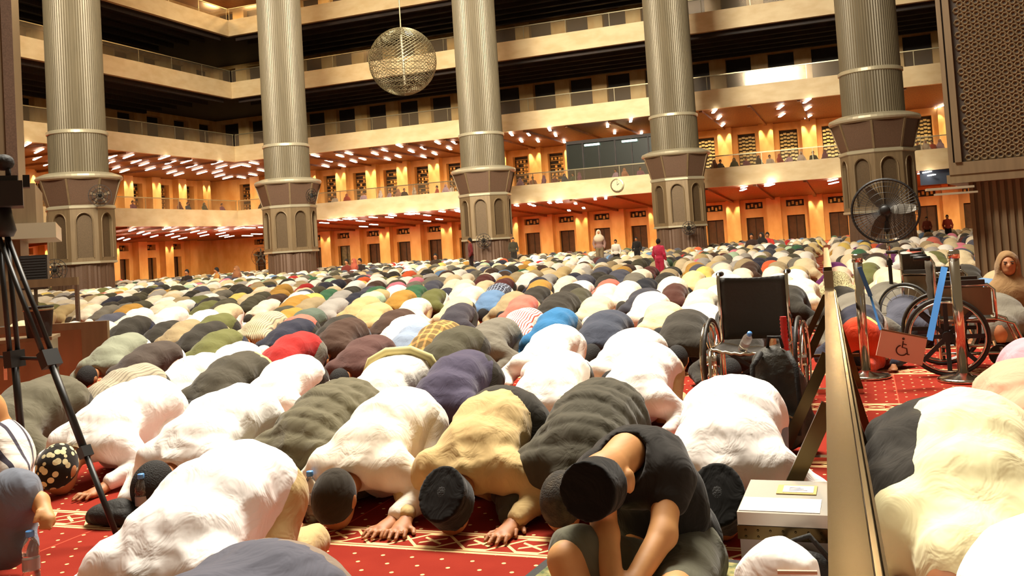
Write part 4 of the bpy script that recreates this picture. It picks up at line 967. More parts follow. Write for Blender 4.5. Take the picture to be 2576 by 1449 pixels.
# ------------------------------------------------------------------ wheelchairs
def wheelchair(org, rz, label, red=False, mag=False, arms=True):
    t = empty('wheelchair', org, rz, label, 'wheelchair', 'wheelchairs')
    for s_ in (-1, 1):
        MB().tube([(s_*.235, .33, .90), (s_*.235, .22, .90), (s_*.235, .2, .86), (s_*.235, .2, .12)], .0125, 10).out('back_post', 'chrome', t, True)
        if arms: MB().tube([(s_*.235, .2, .68), (s_*.245, -.16, .68), (s_*.245, -.2, .64), (s_*.245, -.2, .42)], .0125, 10).out('arm_frame', 'chrome', t, True)
        MB().tube([(s_*.235, .2, .42), (s_*.24, -.2, .42), (s_*.22, -.32, .38), (s_*.21, -.42, .1)], .0125, 10).out('seat_frame', 'chrome', t, True)
        MB().tube([(s_*.235, .2, .16), (s_*.24, -.22, .16)], .0125, 8).out('lower_frame', 'chrome', t, True)
        if arms: MB().box(s_*.245-.03, s_*.245+.03, -.14, .16, .685, .72).out('armrest', 'blackseat', t)
        if arms: MB().box(s_*.243-.003, s_*.243+.003, -.18, .18, .45, .66).out('side_panel', 'brown', t)
        MB().tube([(s_*.235, .34, .90), (s_*.235, .22, .90)], .018, 10).out('push_handle', 'black', t, True)
        w = MB().tube([(s_*.30, .15+.288*math.cos(2*math.pi*i/40), .3+.288*math.sin(2*math.pi*i/40)) for i in range(40)], .014, 8, closed=True).out('wheel_tyre', 'blackseat', t, True)
        MB().tube([(s_*.30, .15+.268*math.cos(2*math.pi*i/40), .3+.268*math.sin(2*math.pi*i/40)) for i in range(40)], .009, 6, closed=True).out('wheel_rim', 'chrome', t, True)
        MB().tube([(s_*.33, .15+.262*math.cos(2*math.pi*i/40), .3+.262*math.sin(2*math.pi*i/40)) for i in range(40)], .008, 6, closed=True).out('hand_rim', 'chrome', t, True)
        m = MB()
        n_ = 8 if mag else 18
        for i in range(n_):
            a = 2*math.pi*i/n_; m.bar((s_*.30, .15, .3), (s_*.30, .15+.265*math.cos(a), .3+.265*math.sin(a)), .032 if mag else .004, .012 if mag else .004, (1, 0, 0))
        m.tube([(s_*.27, .15, .3), (s_*.34, .15, .3)], .04, 12); m.out('spoke', 'black' if mag else 'chrome', t)
        MB().tube([(s_*.21-.012, -.26, .085), (s_*.21+.012, -.26, .085)], .085, 18).out('caster', 'blackseat', t)
        MB().tube([(s_*.21, -.22, .2), (s_*.21, -.24, .1)], .012, 6).out('caster_fork', 'chrome', t)
        MB().box(s_*.12-.08, s_*.12+.08, -.52, -.38, .08, .095).out('footplate', 'black', t)
        MB().bar((s_*.21, .0, .40), (-s_*.21, .0, .14), .012, .022).out('cross_brace', 'black', t)
    V = []; F = []; n_ = 13
    for j in range(9):
        z = .44+.44*j/8
        for i in range(n_):
            u = -1+2*i/(n_-1); V.append((u*.225, .2+.035*(1-u*u)-.004*math.sin(z*60), z-.012*(1-u*u)*(j == 8)))
    for j in range(8):
        for i in range(n_-1): a = j*n_+i; F.append((a, a+1, a+n_+1, a+n_))
    br = mesh_obj('backrest', V, F, 'blackseat', t, True); md = br.modifiers.new('thick', 'SOLIDIFY'); md.thickness = .012
    V = []; F = []
    for j in range(9):
        y_ = -.21+.4*j/8
        for i in range(n_):
            u = -1+2*i/(n_-1); V.append((u*.235, y_, .425-.035*(1-u*u)+.006*math.sin(u*9+j)))
    for j in range(8):
        for i in range(n_-1): a = j*n_+i; F.append((a, a+1, a+n_+1, a+n_))
    se = mesh_obj('seat', V, F, 'blackseat', t, True); md = se.modifiers.new('thick', 'SOLIDIFY'); md.thickness = .014
    MB().tube([(u/12*.235, -.215, .425-.035*(1-(u/12)**2)-.004*math.sin(u*2.1)) for u in range(-12, 13)], .010, 6).out('seat_edge', 'rim', t, True)
    if red:
        m = MB().tube([(.25, -.205, .40), (.25, -.205, .63)], .021, 12)
        for i in range(9): m.tube([(.25, -.205, .415+.024*i), (.25, -.205, .422+.024*i)], .024, 12)
        m.out('red_grip', 'red', t, label='red grip') if False else m.out('red_grip', 'red', t)
    return t
wc = atd(1893, 900, 6.25); wheelchair((wc.x, wc.y, 0), R(-3), 'empty black folding wheelchair with one red grip, facing forward left of the barrier', red=True, arms=False)
w2 = atd(2383, 847, 7.0); wheelchair((w2.x+.15, w2.y+.30, 0), R(90), 'black wheelchair seen side-on with broad-spoked wheels, behind the right stanchion', mag=True)
w3 = atd(2350, 700, 9.0); wheelchair((w3.x, w3.y, 0), R(60), 'farther black wheelchair half hidden behind the side-on wheelchair')
# ------------------------------------------------------------------ bottles
def bottle(p, label, tilt=None, sc=1.0):
    t = empty('water_bottle', p, 0, label, 'bottle', 'plastic water bottles'); t.scale = (sc,)*3
    if tilt: t.rotation_euler = tilt
    MB().lathe([(.026, 0), (.031, .006), (.031, .03), (.029, .034), (.031, .04), (.031, .07), (.0285, .076), (.031, .082), (.031, .13), (.0285, .136), (.031, .142), (.030, .165), (.022, .19), (.0135, .203), (.0135, .212)], 28).out('bottle_body', 'water', t, True)
    MB().lathe([(.0315, .085), (.0315, .128)], 28).out('paper_label', 'lab', t)
    MB().lathe([(.0155, .208), (.016, .211), (.016, .227), (.0145, .23)], 20).out('cap', 'cap', t, True)
for px, py, lb in ((75, 1335, 'clear water bottle with blue cap at the bottom left corner'), (354, 1192, 'clear water bottle with blue cap beside the small black bag'), (779, 1185, 'clear water bottle with blue cap beside the cream-robed man\'s dark round cap'), (268, 1405, 'blue-capped water bottle cut by the bottom edge beside the large white shirt')):
    p = atz(px, py, .23); p.z = 0; bottle(p, lb)
bottle((wc.x-.05, wc.y-.12, .405), 'small water bottle lying tipped on the wheelchair seat', (R(55), 0, R(25)))
# ------------------------------------------------------------------ small black bag, case, cloth, backpack
p = atz(285, 1318, 0); p.z = 0
bag = local_mesh('small_bag', p, [('e', p+Vector((0, 0, .05)), (.14, .09, .055)), ('c', p+Vector((-.11, -.02, .03)), p+Vector((.11, -.03, .03)), .03, .03), ('e', p+Vector((.03, .01, .085)), (.08, .05, .035))], .02, .008, 'blackcloth', None, amp=.006, seed=4); bag.location = p
tag(bag, 'small crumpled black bag lying on the carpet band near the tripod foot', 'bag')
MB().tube([(.12, .0, .04), (.2, .02, .012), (.27, -.02, .01), (.3, .05, .01)], .01, 6).out('strap', 'blackcloth', bag, True)
a = atz(1857, 1287, .30); b_ = atz(1882, 1207, .30); cw = .27; cd = b_.y-a.y
t = empty('flight_case', (a.x, a.y, 0), 0, 'silver metal equipment case with white papers on its lid beside the barrier', 'case')
MB().box(0, cw, 0, cd, .012, .29).out('case_body', mat('case_grey', '#8b7f78', .4, metal=.4), t)
MB().box(-.004, cw+.004, -.004, cd+.004, .26, .30).out('lid', mat('case_lid', '#b9b4aa', .35, metal=.5), t)
m = MB()
for i in range(7): m.ell((.02+i*cw/7, -.006, .245), (.004, .003, .004), 6, 5).ell((.02+i*cw/7, -.006, .225), (.004, .003, .004), 6, 5)
m.box(-.006, cw+.006, -.006, 0, .215, .258).out('riveted_edge', 'rail', t)
for xx in (0, cw): MB().ell((xx, 0, .012), (.012, .012, .012), 8, 6).out('case_foot', 'black', t)
o = MB().box(.0, cw-.02, .012, cd*.42, 0, .002).out('paper_sheet', 'white', loc=(a.x, a.y, .3005)); tag(o, 'large white sheet of paper on the front half of the metal case', 'paper')
t = empty('address_card', (a.x+.10, a.y+cd*.55, .301), 0, 'small white card with grey print in a gold frame on the metal case', 'card')
MB().box(0, .13, 0, .11, 0, .003).out('card', mat('card_gold', '#c8a860', .5), t)
MB().box(.02, .12, .015, .095, .003, .0045).out('card_face', 'white', t)
m = MB()
for i in range(3): m.box(.04, .10-.012*i, .035+.016*i, .039+.016*i, .0045, .005)
m.out('print_line', 'ink', t)
p = D(1945, 1400, 2.55); p.z = 0
q = local_mesh('cloth_bundle', p, [('e', p+Vector((0, 0, .16)), (.12, .12, .17)), ('e', p+Vector((.03, -.02, .24)), (.10, .09, .10)), ('e', p+Vector((-.05, 0, .06)), (.12, .12, .08))], .05, .009, 'cloth', None, col='#fdf6ef', amp=.014, seed=3); q.location = p
tag(q, 'white cloth bundle standing in front of the metal case', 'cloth')
MB().tube([(.02, -.105, .29), (.12, -.09, .29)], .006, 8).out('pen', mat('pen_wood', '#c49a7c', .5), q)
p = Vector((a.x+.2, a.y-.06, 0))
q = local_mesh('shoulder_bag', p, [('e', p+Vector((0, 0, .1)), (.11, .045, .11))], .02, .01, 'blackcloth', None, amp=.004, seed=6); q.location = p
tag(q, 'dark navy bag with looped strap between the metal case and the white cloth', 'bag'); MB().tube([(-.09, -.01, .15), (-.06, -.02, .23), (.02, -.02, .26), (.08, -.01, .18)], .009, 6).out('strap', 'blackcloth', q, True)
p = atz(1965, 1150, 0)+Vector((.0, .12, 0)); p.z = 0
q = local_mesh('backpack', p, [('e', p+Vector((0, 0, .26)), (.17, .12, .27)), ('e', p+Vector((0, -.09, .15)), (.13, .07, .13)), ('e', p+Vector((-.02, .02, .45)), (.12, .10, .12)), ('e', p+Vector((.14, 0, .12)), (.06, .08, .11)), ('e', p+Vector((-.14, 0, .12)), (.06, .08, .11))], .03, .0095, mat('backpack_nylon', '#3c372b', .7, nscale=7, col2='#25221b', bump=.3, bscale=50), None, amp=.012, seed=8); q.location = p
tag(q, 'dark grey-olive backpack slumped upright against the wheelchair beside the barrier', 'backpack')
for s_ in (-1, 1): MB().tube([(s_*.07, -.06, .54), (s_*.11, -.14, .48), (s_*.12, -.155, .30), (s_*.1, -.13, .12)], .016, 6).out('shoulder_strap', 'blackcloth', q, True)
MB().tube([(-.04, 0, .56), (-.03, -.02, .62), (.03, -.02, .62), (.04, 0, .56)], .01, 6).out('grab_handle', 'blackcloth', q, True)
MB().tube([(-.1, -.155, .2), (-.04, -.168, .235), (.04, -.168, .235), (.1, -.155, .2)], .006, 6).out('zip', 'railm', q, True)
# ------------------------------------------------------------------ steel barrier running away from the camera
dirn = math.atan2(-.037, 1.0)
t = empty('crowd_barrier', (0, 0, 0), -dirn, 'long polished steel trestle barrier with flat top rail running away from the camera', 'barrier', 'steel barriers')
MB().box(-.036, .036, .9, 9.2, .575, .615).out('top_rail', 'rail', t)
MB().box(.040, .050, .9, 9.2, .555, .60).out('side_strip', 'chrome', t)
MB().box(.056, .062, .9, 9.2, .545, .59).box(.030, .06, .9, 9.2, .54, .552).out('side_strip', 'rail', t)
for yy in (3.55, 4.95, 7.0, 9.1):
    for s_ in (-1, 1):
        MB().bar((s_*.03, yy, .55), (s_*.225-.07, yy+.02*s_, .03), .055, .03, (0, 1, 0)).out('trestle_leg', 'rail', t)
    MB().box(-.32, .18, yy-.03, yy+.03, 0, .035).out('floor_bar', 'chrome', t)
    MB().bar((-.17, yy, .27), (.17, yy, .27), .03, .02).out('leg_tie', 'rail', t) if yy > 6 else None
t = empty('crowd_barrier', (-.36, 9.9, 0), -dirn, 'second steel barrier beyond the first, with upright end posts', 'barrier', 'steel barriers')
MB().box(-.04, .04, 0, 9, .72, .78).out('top_rail', 'rail', t)
for yy in (0, 2.2, 4.5, 6.8, 9):
    MB().box(-.045, .045, yy-.03, yy+.03, 0, .74).out('post', 'brown', t)
for yy in (0, 4.5): MB().bar((0, yy, .68), (0, yy+4.4, .08), .04, .05, (1, 0, 0)).out('brace', 'rail', t)
# ------------------------------------------------------------------ stanchions, ribbon and sign
def stanchion(px, py, label):
    p = atz(px, py, 0)
    t = empty('stanchion', (p.x, p.y, 0), 0, label, 'stanchion', 'chrome queue stanchions')
    MB().lathe([(.175, 0), (.18, .008), (.18, .02), (.165, .03), (.06, .045), (.045, .06)], 40).out('base', 'chrome', t, True)
    MB().lathe([(.036, .05), (.036, .93)], 24).out('pole', 'chrome', t, True)
    MB().lathe([(.042, .90), (.042, .955), (.03, .965)], 24).out('top_cap', 'chrome', t, True)
    return p
sA = stanchion(2425, 958, 'chrome stanchion in front of the side-on wheelchair, right of the pair'); sB = stanchion(2180, 950, 'chrome stanchion beside the orange-clad child, left of the pair')
r1 = D(2376, 672, 6.9); r2 = D(2338, 856, 6.6)
o = MB().bar(r1, r2, .045, .004, ray(2350, 760)).out('ribbon', 'blue'); tag(o, 'blue ribbon hanging from the right stanchion down to the wheelchair sign', 'ribbon')
r1 = D(2162, 672, 6.75); r2 = D(2190, 745, 6.75); r3 = D(2215, 830, 6.6)
o = MB().bar(r1, r2, .03, .004, ray(2180, 700)).bar(r2, r3, .016, .004, ray(2180, 700)).out('ribbon', 'blue'); tag(o, 'blue ribbon tied to the left stanchion and the sign corner', 'ribbon')
cs = [D(2218, 829, 6.6), D(2333, 851, 6.6), D(2320, 920, 6.6), D(2204, 894, 6.6)]
n_ = (cs[1]-cs[0]).cross(cs[3]-cs[0]).normalized()
if n_.dot(Vector(ray(2260, 870))) < 0: n_ = -n_
c0_ = sum(cs, Vector())/4
V = [c-c0_ for c in cs]+[c-c0_+n_*.008 for c in cs]
sg = mesh_obj('wheelchair_sign', V, [(0, 1, 2, 3), (7, 6, 5, 4), (0, 4, 5, 1), (1, 5, 6, 2), (2, 6, 7, 3), (3, 7, 4, 0)], 'signpink', loc=c0_)
tag(sg, 'tilted pale pink sign with a wheelchair symbol hanging between the stanchions', 'sign')
ux = (cs[1]-cs[0]).normalized(); uy = (cs[0]-cs[3]).normalized()
def SP_(u, v): return ux*u+uy*v-n_*.003
sy = MB()
sy.ell(SP_(-.002, .062), (.009, .009, .009), 12, 8)
sy.tube([SP_(0, .045), SP_(.002, .0), SP_(.035, -.003), SP_(.05, -.045), SP_(.062, -.042)], .0045, 6)
sy.tube([SP_(.001, .025), SP_(.028, .023)], .004, 6)
sy.tube([SP_(.004+.04*math.cos(R(a_)), -.022+.036*math.sin(R(a_))) for a_ in range(115, 345, 10)], .0045, 6)
sy.out('wheelchair_symbol', 'ink', sg)
MB().bar(cs[0]-c0_+n_*.004, cs[1]-c0_+n_*.004, .012, .012, n_).out('sign_edge', 'brown', sg)
# ------------------------------------------------------------------ pedestal fan
p = D(2227, 530, 10.6)
t = empty('pedestal_fan', (p.x, p.y, 0), R(-3), 'large black pedestal fan standing before the rightmost column', 'fan')
fz = p.z; m = MB(); fr = .37
for rr, yy in ((fr, 0), (fr*.97, -.07), (fr*.97, .07)): m.tube([(rr*math.cos(2*math.pi*i/48), yy, fz+rr*math.sin(2*math.pi*i/48)) for i in range(48)], .008, 6, closed=True)
for rr in (.07, .14, .21, .28, .33): m.tube([(rr*math.cos(2*math.pi*i/40), -.09+.02*rr, fz+rr*math.sin(2*math.pi*i/40)) for i in range(40)], .0022, 4, closed=True)
for i in range(60):
    a = 2*math.pi*i/60
    for yy in (-.1, .1): m.tube([(.05*math.cos(a), yy, fz+.05*math.sin(a)), (fr*math.cos(a), yy*.6, fz+fr*math.sin(a))], .002, 4, cap=False)
m.out('cage', 'black', t)
for i in range(3):
    a = 2*math.pi*i/3+R(2); m = MB(); V = []
    for j in range(6):
        r_ = .05+.28*j/5; wd_ = .03+.07*math.sin(math.pi*min(1, j/5*.8+.1))
        for s_ in (-1, 1):
            b2 = a+s_*wd_/max(r_, .08)*.6; V.append((r_*math.cos(b2), .03*s_, fz+r_*math.sin(b2)))
    F = [(2*j, 2*j+1, 2*j+3, 2*j+2) for j in range(5)]
    bl = mesh_obj('blade', V, F, mat('fan_blade', '#5a5142', .5, metal=.2) if i == 0 else bpy.data.materials['fan_blade'], t); md = bl.modifiers.new('t', 'SOLIDIFY'); md.thickness = .004
MB().ell((0, -.1, fz), (.06, .035, .06)).ell((0, .14, fz), (.075, .13, .075)).out('motor', 'black', t, True)
MB().tube([(0, .12, fz-.05), (0, .06, fz-.2)], .028, 8).tube([(0, .05, fz-.12), (0, .05, fz-.24)], .035, 10).out('neck', 'black', t)
MB().tube([(0, .05, fz-.2), (0, .05, .72)], .02, 10).out('upper_pole', 'chrome', t, True)
MB().tube([(0, .05, .76), (0, .05, .70)], .034, 10).tube([(0, .05, .72), (0, .05, .05)], .022, 10).out('lower_pole', 'black', t)
MB().lathe([(.24, 0), (.24, .03), (.05, .06)], 32, (0, .05, 0)).out('base', 'black', t)
# ------------------------------------------------------------------ tripod with camera
ap = D(8, 596, 4.45); f1 = atz(302, 1368, 0); f2 = atz(76, 1335, 0); f3 = Vector((ap.x*2.9-f1.x-f2.x+.3, ap.y*3-f1.y-f2.y, 0)); f3 = Vector((-4.75, 3.6, 0))
t = empty('camera_tripod', (ap.x, ap.y, 0), 0, 'tall black video tripod at the left edge', 'tripod'); o3 = Vector((ap.x, ap.y, 0))
for f in (f1, f2, f3):
    a = ap-o3+Vector((0, 0, 0)); b2 = f-o3; mid = a.lerp(b2, .42); d_ = (b2-a).cross(Vector((0, 0, 1))).normalized()*.022
    l = MB().tube([a+d_, mid+d_], .012, 8).tube([a-d_, mid-d_], .012, 8).tube([mid, a.lerp(b2, .72)], .017, 8).tube([a.lerp(b2, .72), b2], .013, 8).out('leg', 'black', t, True)
    MB().bar(mid-(b2-a).normalized()*.04, mid+(b2-a).normalized()*.04, .08, .05).out('leg_lock', 'black', l)
    MB().bar(a.lerp(b2, .72)-(b2-a).normalized()*.025, a.lerp(b2, .72)+(b2-a).normalized()*.025, .05, .04).out('leg_lock', 'black', l)
ms = [(ap-o3).lerp(f-o3, .42) for f in (f1, f2, f3)]; cen = sum(ms, Vector())/3
for m_ in ms: MB().tube([m_, cen], .009, 6).out('spreader', 'black', t)
MB().lathe([(.045, 0), (.06, .03), (.05, .08), (.035, .16)], 20, tuple(ap-o3)).out('tripod_head', 'black', t, True)
MB().tube([ap-o3+Vector((0, 0, .1)), ap-o3+Vector((-.25, -.1, -.05))], .01, 8).out('pan_handle', 'black', t)
cp = ap+Vector((.05, .0, .14)); t = empty('video_camera', cp, R(-42), 'black camera with a lens and top microphone mounted on the tripod', 'camera')
MB().box(-.11, .11, -.05, .06, 0, .12).box(-.06, .05, -.04, .04, .12, .15).out('camera_body', 'black', t)
MB().tube([(-.03, -.05, .06), (-.03, -.11, .06)], [.045, .05], 20).out('lens', 'black', t, True)
MB().tube([(0, 0, .15), (0, 0, .19)], .012, 8).ell((-.02, -.02, .22), (.06, .05, .04)).out('microphone', 'blackcloth', t, True)
MB().box(-.12, -.04, .06, .09, .1, .16).out('viewfinder', 'black', t)
# ------------------------------------------------------------------ left side: steel partition, bin, glass partition, speaker
L0_, L1_ = D(-60, 820, 10.6), D(272, 812, 10.6)
ang = math.atan2((L1_-L0_).y, (L1_-L0_).x); ln = (L1_-L0_).xy.length
t = empty('steel_partition', (L0_.x, L0_.y, 0), ang, 'low reflective steel partition at the left behind the tripod', 'partition')
MB().box(0, ln, -.03, .03, .56, .64).out('top_beam', 'brown', t); MB().box(0, ln-.3, -.01, .01, .02, .56).out('panel', 'acrylic', t)
MB().box(ln-.3, ln, -.03, .03, 0, .56).out('end_post', 'brown', t); MB().box(0, ln, -.03, .03, 0, .03).out('bottom_beam', 'brown', t)
L0_, L1_ = D(-60, 712, 15), D(196, 697, 15); ang = math.atan2((L1_-L0_).y, (L1_-L0_).x); ln = (L1_-L0_).xy.length
t = empty('glass_partition', (L0_.x, L0_.y, 0), ang, 'tinted glass partition with a brown top beam behind the leftmost worshippers', 'partition')
MB().box(0, ln, -.03, .03, 1.02, 1.15).out('top_beam', 'brown', t); MB().box(0, ln, -.008, .008, .03, 1.02).out('glass_panel', 'glass', t); MB().box(ln-.05, ln, -.03, .03, 0, 1.02).out('end_post', 'maroonsteel', t)
p = D(40, 900, 8.2); t = empty('side_cabinet', (p.x, p.y, 0), R(38), 'low brown steel cabinet behind the tripod legs', 'cabinet')
MB().box(-.42, .28, 0, .4, .0, .62).out('cabinet_body', 'acrylic', t); MB().box(-.44, .30, -.02, .42, .62, .65).out('cabinet_top', 'brown', t); MB().box(-.1, -.07, -.012, 0, .3, .42).out('handle', 'chrome', t)
p2 = D(95, 855, 8.3)
t = empty('waste_bin', (p2.x, p2.y+.02, .65), R(38), 'dark round bin standing on the brown cabinet', 'bin')
MB().lathe([(.1, 0), (.125, .27), (.13, .28), (.115, .28), (.1, .02)], 28).out('bin_body', 'blackcloth', t, True); MB().lathe([(.127, .24), (.13, .25), (.127, .26)], 28).out('bin_band', 'railm', t)
p = D(85, 690, 15.6); t = empty('loudspeaker', (p.x, p.y, 0), R(42), 'black loudspeaker cabinet on a stand at the far left', 'speaker')
MB().box(-.21, .21, 0, .35, .98, 1.56).out('cabinet', 'black', t); m = MB()
for i in range(12): m.box(-.19, .19, -.012, 0, 1.0+i*.046, 1.03+i*.046)
m.out('grille', 'blackcloth', t); MB().tube([(0, .17, 0), (0, .17, .98)], .03, 8).lathe([(.25, 0), (.25, .02)], 20, (0, .17, 0)).out('stand', 'black', t)
# ------------------------------------------------------------------ more people: seated, standing
def fig(kind, h):
    """low figures: returns body, garment and trousers meshes standing on z=0, facing -y"""
    if kind == 'sit':
        B = [('e', (0, -.02, .73), (.075, .09, .11)), ('c', (0, 0, .62), (0, 0, .55), .05, .06), ('e', (0, -.105, .72), (.015, .02, .02)), ('c', (-.2, -.2, .2), (-.08, -.33, .2), .035, .03), ('c', (.2, -.2, .2), (.08, -.33, .2), .035, .03), ('c', (-.1, -.1, .12), (-.25, -.35, .08), .07, .05), ('c', (.1, -.1, .12), (.25, -.35, .08), .07, .05), ('e', (0, 0, .35), (.14, .1, .22))]
        G = [('e', (0, 0, .40), (.18, .13, .22)), ('c', (-.17, 0, .50), (-.25, -.08, .28), .07, .06), ('c', (.17, 0, .50), (.25, -.08, .28), .07, .06), ('c', (-.25, -.08, .28), (-.16, -.24, .2), .06, .05), ('c', (.25, -.08, .28), (.16, -.24, .2), .06, .05), ('e', (0, .02, .2), (.2, .15, .18))]
        T = [('e', (0, -.02, .1), (.2, .17, .11)), ('c', (-.1, -.05, .12), (-.33, -.26, .1), .1, .08), ('c', (.1, -.05, .12), (.33, -.26, .1), .1, .08), ('c', (-.33, -.26, .09), (.02, -.36, .07), .08, .06), ('c', (.33, -.26, .09), (-.02, -.34, .07), .08, .06)]
        ht = .73
    else:
        B = [('e', (0, -.02, 1.55), (.075, .09, .11)), ('c', (0, 0, 1.45), (0, 0, 1.36), .05, .06), ('e', (0, -.105, 1.54), (.015, .02, .02)), ('c', (-.19, 0, 1.35), (-.24, .02, 1.06), .045, .038), ('c', (-.24, .02, 1.06), (-.22, -.1, .84), .036, .028), ('c', (.19, 0, 1.35), (.24, .02, 1.06), .045, .038), ('c', (.24, .02, 1.06), (.22, -.1, .84), .036, .028), ('e', (0, 0, 1.15), (.14, .1, .28)), ('c', (-.09, 0, .85), (-.1, 0, .45), .08, .055), ('c', (.09, 0, .85), (.1, 0, .45), .08, .055), ('c', (-.1, 0, .45), (-.1, .02, .08), .05, .035), ('c', (.1, 0, .45), (.1, .02, .08), .05, .035), ('c', (-.1, .03, .03), (-.12, -.15, .03), .035, .03), ('c', (.1, .03, .03), (.12, -.15, .03), .035, .03)]
        G = [('e', (0, 0, 1.2), (.18, .13, .26)), ('c', (-.17, 0, 1.34), (-.25, .02, 1.06), .07, .06), ('c', (.17, 0, 1.34), (.25, .02, 1.06), .07, .06), ('c', (-.25, .02, 1.06), (-.225, -.08, .88), .055, .045), ('c', (.25, .02, 1.06), (.225, -.08, .88), .055, .045), ('e', (0, 0, .92), (.18, .13, .16))]
        T = [('e', (0, 0, .86), (.16, .12, .12)), ('c', (-.09, 0, .85), (-.1, 0, .1), .1, .065), ('c', (.09, 0, .85), (.1, 0, .1), .1, .065)]
        ht = 1.55
    hr = sdf_mesh('hair', lambda g: np.maximum(ell_(g, (0, -.005, ht+.015), (.085, .1, .12)), -(g[..., 2]-ht+.02)-(g[..., 1]+.03)*.8), (-.12, -.14, ht-.16), (.12, .13, ht+.17), max(h*.6, .012), 'hair')
    vl = sdf_mesh('veil', lambda g: np.maximum(blend(g, [('e', (0, .0, ht), (.105, .12, .14)), ('e', (0, .0, ht-.28), (.24, .17, .2)), ('c', (0, 0, ht-.05), (0, 0, ht-.2), .1, .15)], .06), -ell_(g, (0, -.12, ht-.005), (.065, .07, .085))), (-.28, -.2, ht-.5), (.28, .2, ht+.18), max(h*.6, .012), 'cloth')
    mk = lambda n_, Q, m: sdf_mesh(n_, lambda g: blend(g, Q, .035), (-.48, -.5, .003), (.48, .25, ht+.2), h, m)
    return mk('person', B, 'skin'), mk('shirt', G, 'cloth'), mk('trousers', T, 'cloth'), hr, vl
SIT = fig('sit', .02); STD = fig('std', .024)
def figure(F_, loc, rz, label, col, tcol=BLK, veil=None, sc=1.0, group=None, capcol=None):
    t = place('person', F_[0], loc=loc); t.rotation_euler = (0, 0, rz); t.scale = (sc,)*3; tag(t, label, 'person', group)
    place('shirt', F_[1], t, col=col); place('trousers', F_[2], t, col=tcol)
    if veil: place('veil', F_[4], t, col=veil)
    else: place('hair' if not capcol else 'cap', F_[3], t, m=('cloth' if capcol else None), col=capcol)
    return t
# woman at the right edge, near enough for a face
p = D(2540, 745, 8.9); org = Vector((p.x, p.y, 0)); hz = D(2535, 668, 8.9)
B = [('e', hz, (.078, .092, .112)), ('e', hz+Vector((.0, -.09, -.005)), (.014, .024, .022)), ('e', hz+Vector((0, -.06, -.05)), (.045, .035, .03)), ('c', hz+Vector((0, .01, -.1)), hz+Vector((0, .03, -.2)), .05, .055), ('e', Vector((org.x, org.y, .3)), (.15, .12, .25)), ('c', org+Vector((-.2, -.1, .32)), org+Vector((-.05, -.28, .3)), .035, .03)]+[('c', org+Vector((-.05-.012*i, -.28, .305)), org+Vector((-.02-.012*i, -.35, .30)), .009, .008, .004) for i in range(4)]
wom = local_mesh('person', org, B, .02, .009, 'skin', None); wom.location = org; tag(wom, 'seated woman in brown headscarf watching from the right edge beside the ribbed tower', 'person')
for s_ in (-1, 1):
    MB().ell(hz-org+Vector((s_*.03, -.083, .02)), (.013, .006, .006), 10, 6).out('eye', 'black', wom, True); MB().tube([hz-org+Vector((s_*.015, -.089, .038)), hz-org+Vector((s_*.045, -.078, .04))], .004, 5).out('eyebrow', 'hair', wom)
MB().ell(hz-org+Vector((0, -.088, -.045)), (.022, .008, .007), 10, 6).out('mouth', mat('lips', '#8f4a3c', .5), wom, True)
local_mesh('veil', org, [('e', hz+Vector((0, .02, .01)), (.105, .11, .14)), ('c', hz+Vector((0, .04, -.05)), hz+Vector((0, .05, -.22)), .10, .17), ('e', org+Vector((0, 0, .4)), (.25, .17, .18)), ('c', org+Vector((-.2, -.02, .42)), org+Vector((-.25, -.1, .28)), .08, .07), ('c', org+Vector((.2, -.02, .42)), org+Vector((.25, -.1, .28)), .08, .07), ('e', org+Vector((0, -.05, .15)), (.38, .3, .16))], .06, .013, 'cloth', wom, col='#8a6a44', amp=.008, seed=12,
           cut=lambda g, d: np.maximum(d, -ell_(g, tuple(hz-org+Vector((0, -.10, -.01))), (.074, .10, .098))))
# seated person in striped shirt and jeans at the left edge
org = D(10, 1330, 3.75); org.z = 0
hd = D(-40, 1045, 3.9)
B = [('e', hd, (.078, .095, .11)), ('c', hd+Vector((0, 0, -.08)), hd+Vector((0, .02, -.2)), .05, .06), ('e', D(-20, 1150, 3.95), (.14, .11, .2)), ('c', D(25, 1195, 3.8), D(100, 1262, 3.62), .042, .032), ('c', D(100, 1262, 3.62), D(120, 1310, 3.55), .032, .03)]
for i in range(4): B.append(('c', D(112+7*i, 1300, 3.55), D(102+8*i, 1330, 3.52), .010, .008, .004))
B.append(('c', D(98, 1285, 3.55), D(88, 1312, 3.52), .011, .009, .006)); B += [('c', D(-60, 1320, 3.8), D(40, 1230, 3.6), .07, .06), ('c', D(40, 1230, 3.6), D(40, 1375, 3.65), .05, .04)]
sp_ = local_mesh('person', org, B, .025, .009, 'skin2', None); sp_.location = org; tag(sp_, 'seated person in white striped shirt and grey trousers at the left edge, hand on knee', 'person')
g_ = local_mesh('shirt', org, [('e', D(-10, 1150, 3.92), (.17, .14, .17)), ('c', D(0, 1130, 3.9), D(30, 1190, 3.8), .085, .07), ('e', D(-30, 1220, 3.95), (.18, .15, .15))], .05, .011, 'cloth', sp_, col='#f1e8dc', amp=.01, seed=15); g_.material_slots[0].link = 'OBJECT'; g_.material_slots[0].material = MT['hoop']
local_mesh('trousers', org, [('c', D(-80, 1330, 3.85), D(35, 1245, 3.62), .11, .095), ('c', D(35, 1245, 3.62), D(30, 1370, 3.7), .10, .08), ('e', D(-60, 1350, 3.9), (.2, .15, .13)), ('c', D(-20, 1385, 3.7), D(60, 1375, 3.62), .08, .06)], .05, .011, 'cloth', sp_, col='#6f7480', amp=.014, seed=16)
